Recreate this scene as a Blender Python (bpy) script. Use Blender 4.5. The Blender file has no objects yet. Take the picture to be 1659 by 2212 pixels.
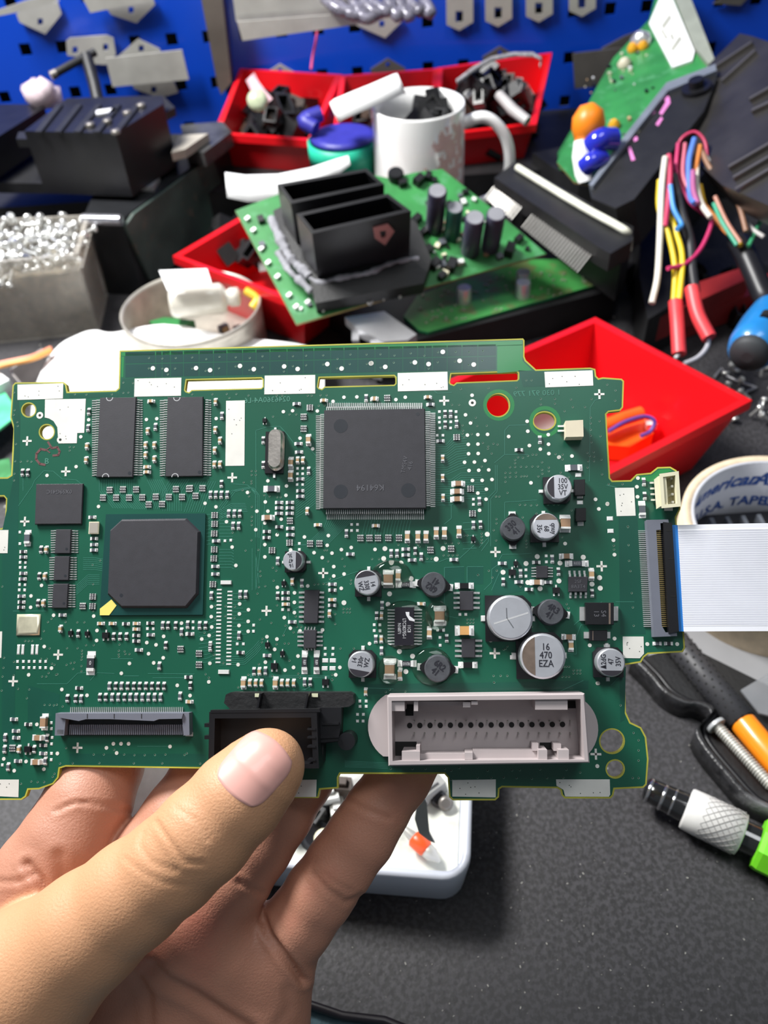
import bpy, bmesh, math, random
import numpy as np
from mathutils import Vector, Matrix, noise
from mathutils.geometry import tessellate_polygon
R = random.Random(7)
D2R = math.pi/180
# ---------------------------------------------------------------- camera
FPX, CX, CY = 1800.0, 829.5, 1106.0          # focal length in pixels of a 1659x2212 frame
H = 0.33; TH = 45*D2R; RO = 4*D2R
r0 = Vector((1,0,0)); u0 = Vector((0,math.sin(TH),math.cos(TH))); f0 = Vector((0,math.cos(TH),-math.sin(TH)))
cr = r0*math.cos(RO)-u0*math.sin(RO); cu = r0*math.sin(RO)+u0*math.cos(RO)
CP = Vector((0,0,H))
CAM = Matrix((( cr.x,cu.x,-f0.x,CP.x),(cr.y,cu.y,-f0.y,CP.y),(cr.z,cu.z,-f0.z,CP.z),(0,0,0,1)))
S = bpy.context.scene; COL = S.collection
cd = bpy.data.cameras.new('camera'); cam = bpy.data.objects.new('camera', cd); COL.objects.link(cam)
cam.matrix_world = CAM; cd.sensor_fit = 'HORIZONTAL'; cd.sensor_width = 36; cd.lens = 36*FPX/1659
cd.clip_start = 0.01; cd.clip_end = 20
cd.dof.use_dof = True; cd.dof.focus_distance = 0.214; cd.dof.aperture_fstop = cd.lens/1000/0.0016
S.camera = cam
# ---------------------------------------------------------------- light and exposure
S.view_settings.view_transform = 'Standard'; S.view_settings.look = 'None'
S.view_settings.exposure = 0.0; S.view_settings.gamma = 1; S.view_settings.use_curve_mapping = False
wd = bpy.data.worlds.new('world'); S.world = wd; wd.use_nodes = True
bg = wd.node_tree.nodes['Background']; bg.inputs[0].default_value = (0.80,0.90,1.0,1); bg.inputs[1].default_value = 0.15
def area(name, loc, target, size, sy, power, col=(1,1,1)):
    l = bpy.data.lights.new(name,'AREA'); l.shape='RECTANGLE'; l.size=size; l.size_y=sy; l.energy=power; l.color=col
    o = bpy.data.objects.new(name,l); COL.objects.link(o); o.location = loc
    o.rotation_euler = (Vector(target)-Vector(loc)).to_track_quat('-Z','Y').to_euler(); return o
area('desk_lamp_light', (-0.43,0.56,0.80), (-0.08,0.36,0.05), 0.34, 0.20, 18.5, (1,0.99,0.97))
area('ceiling_light', (0.25,0.05,1.9), (0.1,0.3,0), 0.9, 0.5, 10, (0.95,0.98,1))
# ---------------------------------------------------------------- pixel -> point
def ray(x,y): return cr*((x-CX)/FPX) + cu*(-(y-CY)/FPX) + f0
def W(x,y,z=0.0):
    d = ray(x,y); t = (z-CP.z)/d.z; return CP+d*t
def P(x,y,depth): return CP+ray(x,y)*depth
# circuit board frame
BO = P(700,1200,0.225)
nc = Vector((-0.087,0.154,1)).normalized()
BN = (cr*nc.x+cu*nc.y-f0*nc.z).normalized()
def bplane(x,y,w=0.0):
    d = ray(x,y); o = BO+BN*w; t = (o-CP).dot(BN)/d.dot(BN); return CP+d*t
BU = (bplane(1132,733)-bplane(258,757)).normalized(); BV = BN.cross(BU).normalized()
BM = Matrix(((BU.x,BV.x,BN.x,BO.x),(BU.y,BV.y,BN.y,BO.y),(BU.z,BV.z,BN.z,BO.z),(0,0,0,1)))
def B(x,y,w=0.0):
    p = bplane(x,y,w)-BO; return (p.dot(BU),p.dot(BV))
def L2(a,b): return math.hypot(a[0]-b[0],a[1]-b[1])
# ---------------------------------------------------------------- materials
MT = {}
def M(name, col, rough=0.5, metal=0.0, var=0.12, sc=60, bump=0.0, bsc=300, trans=0, alpha=1, coat=0, sss=0, emit=0, ior=1.5, bd=.0006, dirt=None, dsc=20, dth=.5):
    if name in MT: return MT[name]
    m = bpy.data.materials.new(name); m.use_nodes = True; nt = m.node_tree; N = nt.nodes; b = N['Principled BSDF']
    def set_(k,v):
        if k in b.inputs: b.inputs[k].default_value = v
    set_('Roughness',rough); set_('Metallic',metal); set_('IOR',ior)
    set_('Transmission Weight',trans); set_('Alpha',alpha); set_('Coat Weight',coat); set_('Coat Roughness',0.1)
    tc = N.new('ShaderNodeTexCoord'); nz = N.new('ShaderNodeTexNoise'); nz.inputs['Scale'].default_value = sc; nz.inputs['Detail'].default_value = 5
    nt.links.new(tc.outputs['Object'], nz.inputs['Vector'])
    rp = N.new('ShaderNodeValToRGB'); e = rp.color_ramp.elements
    e[0].position = .3; e[1].position = .7
    e[0].color = tuple(max(0,c*(1-var)) for c in col[:3])+(1,); e[1].color = tuple(min(1,c*(1+var)) for c in col[:3])+(1,)
    nt.links.new(nz.outputs['Fac'], rp.inputs['Fac']); out = rp.outputs['Color']
    if dirt:
        n2 = N.new('ShaderNodeTexNoise'); n2.inputs['Scale'].default_value = dsc; n2.inputs['Detail'].default_value = 7
        nt.links.new(tc.outputs['Object'], n2.inputs['Vector'])
        r2 = N.new('ShaderNodeValToRGB'); r2.color_ramp.elements[0].position = dth; r2.color_ramp.elements[1].position = dth+.12
        mx = N.new('ShaderNodeMixRGB'); nt.links.new(n2.outputs['Fac'], r2.inputs['Fac']); nt.links.new(r2.outputs['Color'], mx.inputs[0])
        nt.links.new(out, mx.inputs[1]); mx.inputs[2].default_value = tuple(dirt)+(1,); out = mx.outputs[0]
    nt.links.new(out, b.inputs['Base Color'])
    if bump:
        nb = N.new('ShaderNodeTexNoise'); nb.inputs['Scale'].default_value = bsc; nb.inputs['Detail'].default_value = 4
        nt.links.new(tc.outputs['Object'], nb.inputs['Vector'])
        bp = N.new('ShaderNodeBump'); bp.inputs['Strength'].default_value = bump; bp.inputs['Distance'].default_value = bd
        nt.links.new(nb.outputs['Fac'], bp.inputs['Height']); nt.links.new(bp.outputs['Normal'], b.inputs['Normal'])
    if sss:
        set_('Subsurface Weight',sss); set_('Subsurface Scale',0.003); b.inputs['Subsurface Radius'].default_value = (1.0,0.35,0.2)
    MT[name] = m; return m
G_MASK = M('solder_mask_green',(0.006,0.088,0.050),.36,0,.18,16,coat=.3)
G_POUR2 = M('solder_mask_over_plane',(0.005,0.072,0.047),.36,0,.15,30,coat=.3)
VIAR = M('via_ring',(0.20,0.38,0.28),.4)
G_POUR = M('solder_mask_over_copper',(0.004,0.052,0.046),.36,0,.15,30,coat=.3)
G_TRACE = M('trace_green',(0.05,0.22,0.16),.35,0,.1,40,coat=.3)
FR4 = M('board_edge_yellow',(0.42,0.40,0.05),.5,0,.25,60)
TIN = M('tinned_metal',(0.80,0.80,0.78),.30,.75,.15,300)
TINW = M('solder_bright',(0.88,0.88,0.86),.42,.35,.1,300)
PADW = M('plated_pad_pale',(0.85,0.83,0.77),.38,.25,.08,120,dirt=(.55,.5,.42),dsc=90,dth=.66)
GOLD = M('tinned_gold_pad',(0.78,0.74,0.55),.35,.5,.25,200)
CHIP = M('chip_epoxy_black',(0.027,0.026,0.033),.58,0,.1,400,.25,5000,bd=.00006)
CHIPD = M('chip_recess_dark',(0.020,0.023,0.030),.4)
BLK = M('black_plastic',(0.008,0.008,0.010),.36,0,.2,100)
BLKM = M('matte_black_plastic',(0.011,0.011,0.012),.5,0,.3,60,.3,600)
RESB = M('resistor_black',(0.03,0.033,0.04),.45)
RESG = M('resistor_grey',(0.10,0.11,0.13),.4)
CAPB = M('ceramic_brown',(0.36,0.22,0.13),.45,0,.15,300)
CAPT = M('ceramic_tan',(0.50,0.33,0.18),.45,0,.12,300)
CAPO = M('ceramic_orange',(0.62,0.34,0.12),.45,0,.08,300)
ALU = M('aluminium_can',(0.70,0.71,0.76),.34,.7,.08,200)
ALUS = M('aluminium_side',(0.42,0.43,0.45),.3,.9,.1,200)
BAND = M('polarity_band_black',(0.03,0.027,0.035),.4)
BANDB = M('polarity_band_brown',(0.20,0.15,0.12),.4,.3,.2,400)
INK = M('ink_black',(0.012,0.012,0.02),.5)
INKW = M('ink_pale',(0.62,0.62,0.64),.5)
INKG = M('ink_faint_grey',(0.10,0.10,0.115),.5)
INKS = M('etched_green_marking',(0.06,0.22,0.16),.5)
IND = M('ferrite_grey',(0.060,0.064,0.074),.5,0,.2,500,.3,2500,bd=.00006)
GREYP = M('grey_connector_plastic',(0.44,0.385,0.385),.5,0,.05,80)
HOLE = M('contact_hole_black',(0.006,0.006,0.006),.8)
FFCG = M('slate_connector_plastic',(0.15,0.16,0.20),.45,0,.08,100)
CREAM = M('cream_connector_plastic',(0.74,0.70,0.50),.5,0,.06,100)
YEL = M('yellow_marking',(0.80,0.68,0.16),.5)
BROWNV = M('via_dark',(0.01,0.02,0.012),.5)
# ---------------------------------------------------------------- mesh builder
class MB:
    def __init__(s): s.v=[]; s.f=[]; s.m=[]; s.s=[]
    def add(s, V, F, mi=0, sm=False, X=None):
        n=len(s.v)
        s.v += [tuple(X@Vector(p)) if X is not None else tuple(p) for p in V]
        for f in F: s.f.append([i+n for i in f]); s.m.append(mi); s.s.append(sm)
        return s
    def box(s, c, d, mi=0, rz=0, top=1.0, X=None):
        a,b,e = d[0]/2,d[1]/2,d[2]/2; ca,sa=math.cos(rz),math.sin(rz); V=[]
        for z,k in ((-e,1),(e,top)):
            for x,y in ((-a,-b),(a,-b),(a,b),(-a,b)):
                x*=k; y*=k; V.append((c[0]+x*ca-y*sa, c[1]+x*sa+y*ca, c[2]+z))
        return s.add(V,[(3,2,1,0),(4,5,6,7),(0,1,5,4),(1,2,6,5),(2,3,7,6),(3,0,4,7)],mi,False,X)
    def loft(s, rings, mi=0, sm=True, cap0=True, cap1=True, closed=True, X=None):
        n=len(rings[0]); V=[p for r in rings for p in r]; F=[]
        for j in range(len(rings)-1):
            for i in range(n if closed else n-1):
                k=(i+1)%n; F.append((j*n+i,j*n+k,(j+1)*n+k,(j+1)*n+i))
        s.add(V,F,mi,sm,X)
        if cap0: s.add(rings[0],[tuple(range(n))[::-1]],mi,False,X)
        if cap1: s.add(rings[-1],[tuple(range(n))],mi,False,X)
        return s
    def lathe(s, prof, n=32, c=(0,0), mi=0, sm=True, X=None, cap=True):
        rings=[[(c[0]+r*math.cos(2*math.pi*i/n), c[1]+r*math.sin(2*math.pi*i/n), z) for i in range(n)] for r,z in prof]
        return s.loft(rings,mi,sm,cap,cap,True,X)
    def cyl(s, c, r, z0, z1, n=20, mi=0, X=None, sm=True): return s.lathe([(r,z0),(r,z1)],n,c,mi,sm,X)
    def tube(s, pts, r, n=8, mi=0, sm=True, X=None):
        P_=[Vector(p) for p in pts]; rings=[]; up=None
        for i,p in enumerate(P_):
            t=(P_[min(i+1,len(P_)-1)]-P_[max(i-1,0)]).normalized()
            if up is None: up = Vector((0,0,1)) if abs(t.z)<.9 else Vector((1,0,0))
            a=t.cross(up).normalized(); b=a.cross(t).normalized(); up=b
            rr=r[i] if isinstance(r,(list,tuple)) else r
            rings.append([tuple(p+a*(rr*math.cos(2*math.pi*k/n))+b*(rr*math.sin(2*math.pi*k/n))) for k in range(n)])
        return s.loft(rings,mi,sm,True,True,True,X)
    def prism(s, poly, z0, z1, mi=0, ms=None, holes=(), X=None):
        loops=[list(poly)]+[list(h) for h in holes]; ms = mi if ms is None else ms
        allp=[p for l in loops for p in l]; n=len(allp)
        T=tessellate_polygon([[Vector((p[0],p[1],0)) for p in l] for l in loops])
        V=[(p[0],p[1],z0) for p in allp]+[(p[0],p[1],z1) for p in allp]; F=[]
        for t in T:
            a,b,c=[allp[i] for i in t]
            if (b[0]-a[0])*(c[1]-a[1])-(b[1]-a[1])*(c[0]-a[0])<0: t=(t[0],t[2],t[1])
            F.append(tuple(i+n for i in t)); F.append(tuple(t)[::-1])
        s.add(V,F,mi,False,X); F=[]; o=0
        for k,l in enumerate(loops):
            ar=sum(l[i][0]*l[(i+1)%len(l)][1]-l[(i+1)%len(l)][0]*l[i][1] for i in range(len(l)))
            for i in range(len(l)):
                j=(i+1)%len(l); q=(o+i,o+j,o+j+n,o+i+n)
                if (ar<0)!=(k>0): q=q[::-1]
                F.append(q)
            o+=len(l)
        return s.add(V,F,ms,False,X)
    def strip(s, pts, w, z, mi=0, h=0.00002):
        for a,b in zip(pts,pts[1:]):
            dx,dy=b[0]-a[0],b[1]-a[1]; l=math.hypot(dx,dy) or 1; nx,ny=-dy/l*w/2,dx/l*w/2; ex,ey=dx/l*w*.3,dy/l*w*.3
            V=[(a[0]-ex+nx,a[1]-ey+ny,z+h),(a[0]-ex-nx,a[1]-ey-ny,z+h),(b[0]+ex-nx,b[1]+ey-ny,z+h),(b[0]+ex+nx,b[1]+ey+ny,z+h)]
            s.add(V,[(0,1,2,3)],mi)
        return s
    def mesh(s, name, mats):
        me=bpy.data.meshes.new(name); me.from_pydata(s.v,[],s.f)
        for m in mats: me.materials.append(m)
        me.polygons.foreach_set('material_index',s.m); me.polygons.foreach_set('use_smooth',s.s); me.update(); return me
    def build(s, name, mats, parent=None, origin=None):
        if not isinstance(mats,(list,tuple)): mats=[mats]
        o0=Vector((0,0,0))
        if parent is not None and parent.name in OFF: o0=OFF[parent.name]
        if parent is None and origin is None and s.v:
            a=np.array(s.v); o0=Vector(((a[:,0].min()+a[:,0].max())/2,(a[:,1].min()+a[:,1].max())/2,a[:,2].min()))
        if parent is None and origin is not None: o0=Vector(origin)
        if o0.length>0: s.v=[(p[0]-o0.x,p[1]-o0.y,p[2]-o0.z) for p in s.v]
        o=bpy.data.objects.new(name,s.mesh(name,mats)); COL.objects.link(o)
        if parent is not None:
            o.parent=parent
            OFF[o.name]=o0
        else: o.location=o0; OFF[o.name]=o0
        return o
OFF={}
def tag(o,label=None,cat=None,group=None,kind=None):
    if label: o['label']=label
    if cat: o['category']=cat
    if group: o['group']=group
    if kind: o['kind']=kind
    return o
def thing(name,loc,label,cat,group=None):
    o=bpy.data.objects.new(name,None); COL.objects.link(o); o.location=loc; o.empty_display_size=.01
    OFF[o.name]=Vector(loc); return tag(o,label,cat,group)
def inst(name, me, parent, loc, rz=0, label=None):
    o=bpy.data.objects.new(name,me); COL.objects.link(o); o.parent=parent; o.location=loc; o.rotation_euler=(0,0,rz)
    if label: o['label']=label
    return o
def text(name, body, size, mat, parent, M4, label=None, ext=0.00003, mirror=False, bold=0.0, wide=1.0, sp=1.0):
    c=bpy.data.curves.new(name,'FONT'); c.body=body; c.size=size; c.align_x='CENTER'; c.align_y='CENTER'; c.extrude=ext; c.offset=bold; c.resolution_u=2; c.space_line=sp
    o=bpy.data.objects.new('tmp',c); COL.objects.link(o)
    me=bpy.data.meshes.new_from_object(o.evaluated_get(bpy.context.evaluated_depsgraph_get())); bpy.data.objects.remove(o); bpy.data.curves.remove(c)
    me.name=name; me.materials.clear(); me.materials.append(mat)
    me.transform(M4@Matrix.Diagonal(((-wide if mirror else wide),1,1,1)))
    q=bpy.data.objects.new(name,me); COL.objects.link(q); q.parent=parent
    if label: q['label']=label
    return q
def rect(x0,y0,x1,y1): return [(x0,y0),(x1,y0),(x1,y1),(x0,y1)]
def circ(cx,cy,r,n=24,ry=None):
    ry=ry or r; return [(cx+r*math.cos(2*math.pi*i/n),cy+ry*math.sin(2*math.pi*i/n)) for i in range(n)]
def inset(poly,d):
    n=len(poly); ar=sum(poly[i][0]*poly[(i+1)%n][1]-poly[(i+1)%n][0]*poly[i][1] for i in range(n)); sg=1 if ar>0 else -1; out=[]
    for i in range(n):
        a,b,c=[Vector(poly[j%n]) for j in (i-1,i,i+1)]
        e1=(b-a).normalized(); e2=(c-b).normalized(); n1=Vector((-e1.y,e1.x))*sg; n2=Vector((-e2.y,e2.x))*sg
        k=n1+n2; k=k/max(.35,k.dot(n1)) if k.length>1e-6 else n1
        out.append((b.x+k.x*d,b.y+k.y*d))
    return out
# ================================================================ the green circuit board held in the hand
board = bpy.data.objects.new('circuit_board',None); COL.objects.link(board); board.matrix_world = BM
tag(board,'large green circuit board full of components held up by the hand','circuit board')
OUT=[(27,832),(33,826),(137,825),(143,830),(146,846),(250,843),(256,838),(258,757),(1130,731),(1133,735),(1133,770),(1136,778),(1158,798),(1275,794),(1286,797),(1288,812),
(1293,817),(1302,815),(1343,818),(1348,823),(1346,880),(1340,887),(1315,890),(1310,895),(1318,1032),(1323,1038),(1362,1037),(1375,1024),(1405,1021),(1420,1009),(1448,1008),(1462,1016),(1470,1100),
(1461,1118),(1463,1140),(1480,1400),(1475,1409),(1400,1413),(1391,1420),(1385,1431),(1349,1437),(1352,1538),(1362,1560),(1385,1571),(1396,1592),(1401,1640),(1397,1695),(1390,1702),(1328,1705),(1325,1719),(1319,1725),(1220,1725),(1213,1718),(1211,1708),(1204,1703),(1085,1701),
(1079,1705),(1078,1722),(1070,1729),(978,1729),(970,1722),(967,1680),(960,1672),(735,1672),(731,1680),(731,1703),(692,1706),(688,1724),(560,1724),(553,1716),(550,1662),(142,1656),(129,1660),(126,1680),(115,1694),(84,1705),(61,1706),(56,1721),(46,1728),(-290,1728),(-298,1718),(-298,1040),(-292,1032),(16,1031),(24,1026),(29,926),(22,902)]  # left end, out of view, is lengthened to cast more shadow
def BP(l,w=0): return [B(x,y,w) for x,y in l]
def slot(x0,x1,ya,yb,h): return [(x0+3,ya),(x1-3,yb),(x1,yb+3),(x1,yb+h-3),(x1-3,yb+h),(x0+14,ya+h),(x0+8,ya+h+5),(x0+2,ya+h+3),(x0,ya+h)]
HOLES=[slot(400,567,821,817,21),slot(687,854,816,812,19),slot(972,1119,808,803,18),
 [(-60,1073),(8,1072),(13,1078),(10,1136),(4,1141),(-60,1142)]]
CH=[(62,885.5,14,14),(101,933,15,15),(1075.5,875,24,24),(1176,909,23,18.5),(1322,1601,25,25),(1329,1661,18,18)]
HOLES+= [circ(a,b,c,28,d) for a,b,c,d in CH]
outl=BP(OUT); hl=[BP(h) for h in HOLES]
mb=MB(); mb.prism(outl,-0.0016,-0.00002,0,0,hl); mb.build('board_panel',[FR4],board)
mb=MB(); mb.prism(inset(outl,0.00042),-0.00002,0.0,0,0,[inset(h,-0.00036) for h in hl]); mb.build('solder_mask',[G_MASK],board)
# copper pours (slight relief under the mask)
mb=MB(); Z=0.000004
def pr(l,mi=0,h=0.00001): mb.prism(BP(l),Z,Z+h,mi)
XS=[270,336,350,368,396,430,461,490,524,553,583,620,655,678,714,743,773,810,840,870,902,918,934,966,998,1032,1072]
for a,b in zip(XS,XS[1:]):
    for k in (0,1):
        def yt(x): return 760-(x-270)*0.0215+k*26.5
        pr([(a+.8,yt(a)+1),(b-.8,yt(b)+1),(b-.8,yt(b)+25+(4 if k else 0)),(a+.8,yt(a)+25+(4 if k else 0))])
pr([(265,818),(290,817),(290,856),(255,857)],1); pr([(150,852),(255,849),(255,858),(150,861)],1); pr([(1120,800),(1175,803),(1178,834),(1130,836)],1)
pr([(150,1628),(420,1628),(445,1630),(445,1652),(150,1650)],1); pr([(30,840),(38,840),(44,905),(40,1100),(30,1640),(4,1600),(4,1150),(30,1030)],1)
pr([(1352,1440),(1349,1555),(1340,1560),(1338,1440)],1); pr([(60,1480),(130,1500),(120,1560),(60,1560)],1)
pr([(960,1225),(1003,1224),(1003,1262),(960,1264)],1); pr([(1008,1224),(1044,1223),(1044,1262),(1008,1262)],1)
pr([(1335,1050),(1372,1052),(1395,1370),(1340,1372)],1); pr([(1060,1210),(1150,1205),(1160,1270),(1065,1290)],1)
pr([(790,1500),(1270,1490),(1272,1470),(1060,1474),(790,1478)],1)
for q in ([(262,761),(1128,736),(1128,746),(262,769)],[(1074,746),(1129,744),(1129,780),(1150,800),(1074,806)],[(262,770),(268,770),(266,815),(262,815)],[(1380,1029),(1408,1026),(1423,1014),(1446,1013),(1452,1018),(1424,1024),(1420,1040),(1385,1040)],[(1055,850),(1100,850),(1100,900),(1055,900)],[(1150,890),(1204,890),(1204,932),(1150,932)]):
    if len(q)==4 and q[0][0]>1000 and q[0][1]>800: 
        cx_=(q[0][0]+q[1][0])/2; cy_=(q[0][1]+q[2][1])/2; mb.prism(BP(circ(cx_,cy_,34)),Z,Z+.00001,2,None,[BP(circ(cx_,cy_,26.5 if cx_<1100 else 26))])
    else: pr(q,2)
tag(mb.build('copper_pour',[G_POUR,G_POUR2,M('solder_mask_bare_laminate',(.014,.20,.055),.36,0,.1,30,coat=.3)],board),kind='stuff')
# traces
mb=MB()
TW=0.00011
def tr(l,w=TW): mb.strip([B(x,y) for x,y in l],w,0.00003)
def bus(l,n,dx,dy,w=TW):
    for i in range(n): tr([(x+dx*i,y+dy*i) for x,y in l],w)
for l in ([(40,1093),(70,1050),(75,1038),(95,1017),(115,1018),(135,1035),(165,1037),(178,1047)],[(50,1020),(50,1060)],[(28,1320),(100,1320)],
 [(580,1020),(553,1275),(553,930),(578,922),(605,921),(622,940),(640,965),(665,966),(683,985)],[(500,1045),(535,1048),(553,1065),(553,1200),(560,1260)],
 [(80,1477),(145,1477),(168,1454),(186,1453)],[(195,1470),(210,1453),(247,1455)],[(240,1423),(287,1423)],[(268,1460),(300,1460)],[(320,1455),(420,1456)],[(330,1464),(415,1464)],
 [(297,1612),(366,1612)],[(1090,1120),(1090,1085),(1160,1080)],[(1078,1210),(1085,1198),(1120,1197),(1148,1195)],[(1062,1275),(1075,1245),(1085,1225)],
 [(1068,1000),(1090,982),(1140,982)],[(1090,982),(1090,930),(1100,919),(1138,918)],[(1070,1005),(1070,1060),(1055,1075),(1055,1170),(1040,1190)],[(1074,1005),(1074,1062),(1060,1078),(1060,1180)],
 [(1273,1040),(1275,880),(1285,865),(1300,860)],[(1300,1300),(1285,1310),(1240,1350)],[(1100,1355),(1090,1370)],[(960,1262),(960,1226),(1002,1224)],[(1009,1262),(1009,1224),(1044,1224)],
 [(915,1214),(948,1214),(965,1207),(993,1206),(1026,1176)],[(1060,1155),(1035,1183)],[(1046,1274),(1062,1258),(1062,1230),(1075,1220)],[(700,1260),(770,1235),(795,1235)],[(1215,1410),(1245,1413),(1243,1380),(1255,1350),(1290,1348)],
 [(630,1320),(655,1305),(700,1312)],[(610,1375),(625,1345),(620,1300)],[(545,1185),(545,1275)],[(640,980),(655,995),(672,1010)],[(1290,1440),(1310,1420),(1325,1405)],[(1195,1500),(1260,1470)],[(1320,1480),(1338,1462)],
 [(850,1488),(790,1486)],[(1015,1375),(1015,1360)],[(1020,1600),(1020,1603)],[(1110,1150),(1150,1155)],[(1330,1300),(1370,1300)],[(1240,1255),(1245,1240)],[(880,840),(930,838),(945,850),(975,848)],
 [(975,1092),(975,1120),(960,1132)],[(960,1262),(960,1330),(990,1335)]): tr(l)
# buses: memory to processor
bus([(215,1036),(215,1060),(245,1098)],9,5,0); bus([(262,1036),(262,1064),(290,1100)],8,4.6,0); bus([(318,1036),(330,1060),(318,1100)],8,4.4,0)
bus([(368,1036),(352,1062),(352,1104)],9,5,0); bus([(425,1040),(412,1066),(398,1106)],9,5.2,0)
for k in range(7): tr([(180,1205+k*4.2),(205,1205+k*4.2),(222,1208+k*4.2)])
for k in range(6): tr([(165,1285-k*4),(190,1262-k*4),(215,1262-k*4)])
bus([(447,1125),(470,1105),(500,1088),(530,1088)],6,1,3.4); bus([(470,1100),(500,1060),(540,1052),(552,1068),(552,1160)],3,4,1)
for k in range(9): tr([(474,1110+k*7),(500+3*(k%3),1110+k*7)]); tr([(446,1112+k*8),(455,1111+k*8)])
for k in range(7): tr([(474,1187+k*6.5),(500,1187+k*6.5),(505,1190+k*6.5)])
# QFP fan-out right, left and below
for k in range(14): tr([(941,960+k*5.0),(965,960+k*5.0),(978+k*1.2,945+k*5.2),(1008,942+k*5.2)])
for k in range(12): tr([(941,1036+k*5),(975,1036+k*5),(995,1022+k*5),(1040+k,1022+k*5)])
for k in range(15): tr([(682,1010+k*5.4),(668,1022+k*5.4),(655,1030+k*5.6),(640,1048+k*5)])
for k in range(12): tr([(706+k*5,1124),(700+k*4,1140),(662+k*4.2,1176),(632+k*5,1178)])
for k in range(16): tr([(790+k*6.5,1124),(786+k*6.5,1140),(782+k*6.6,1158)])
for k in range(10): tr([(715+k*5,880-0*k),(714+k*5,868)])
bus([(712,1460),(540,1458),(548,1452),(560,1452)],3,0,2.2); bus([(745,1644),(838,1648)],5,0,3); bus([(470,1420),(525,1418),(548,1398),(560,1384)],5,1,4.2)
for k in range(14): tr([(500,1282+k*8),(517+8*(k%3),1282+k*8)])
for k in range(12): tr([(470,1330+k*8.2),(448,1340+k*8.2),(430,1342+k*8.2)])
bus([(1310,1048),(1330,1052),(1330,1100)],2,2,1)
for k in range(8): tr([(660+k*2,1490-k*1.2),(640,1490+k*.4)])
for k in range(5): tr([(1000,1130+k*14),(1030,1128+k*14)])
tag(mb.build('copper_traces',[G_TRACE],board),kind='stuff')
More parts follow.
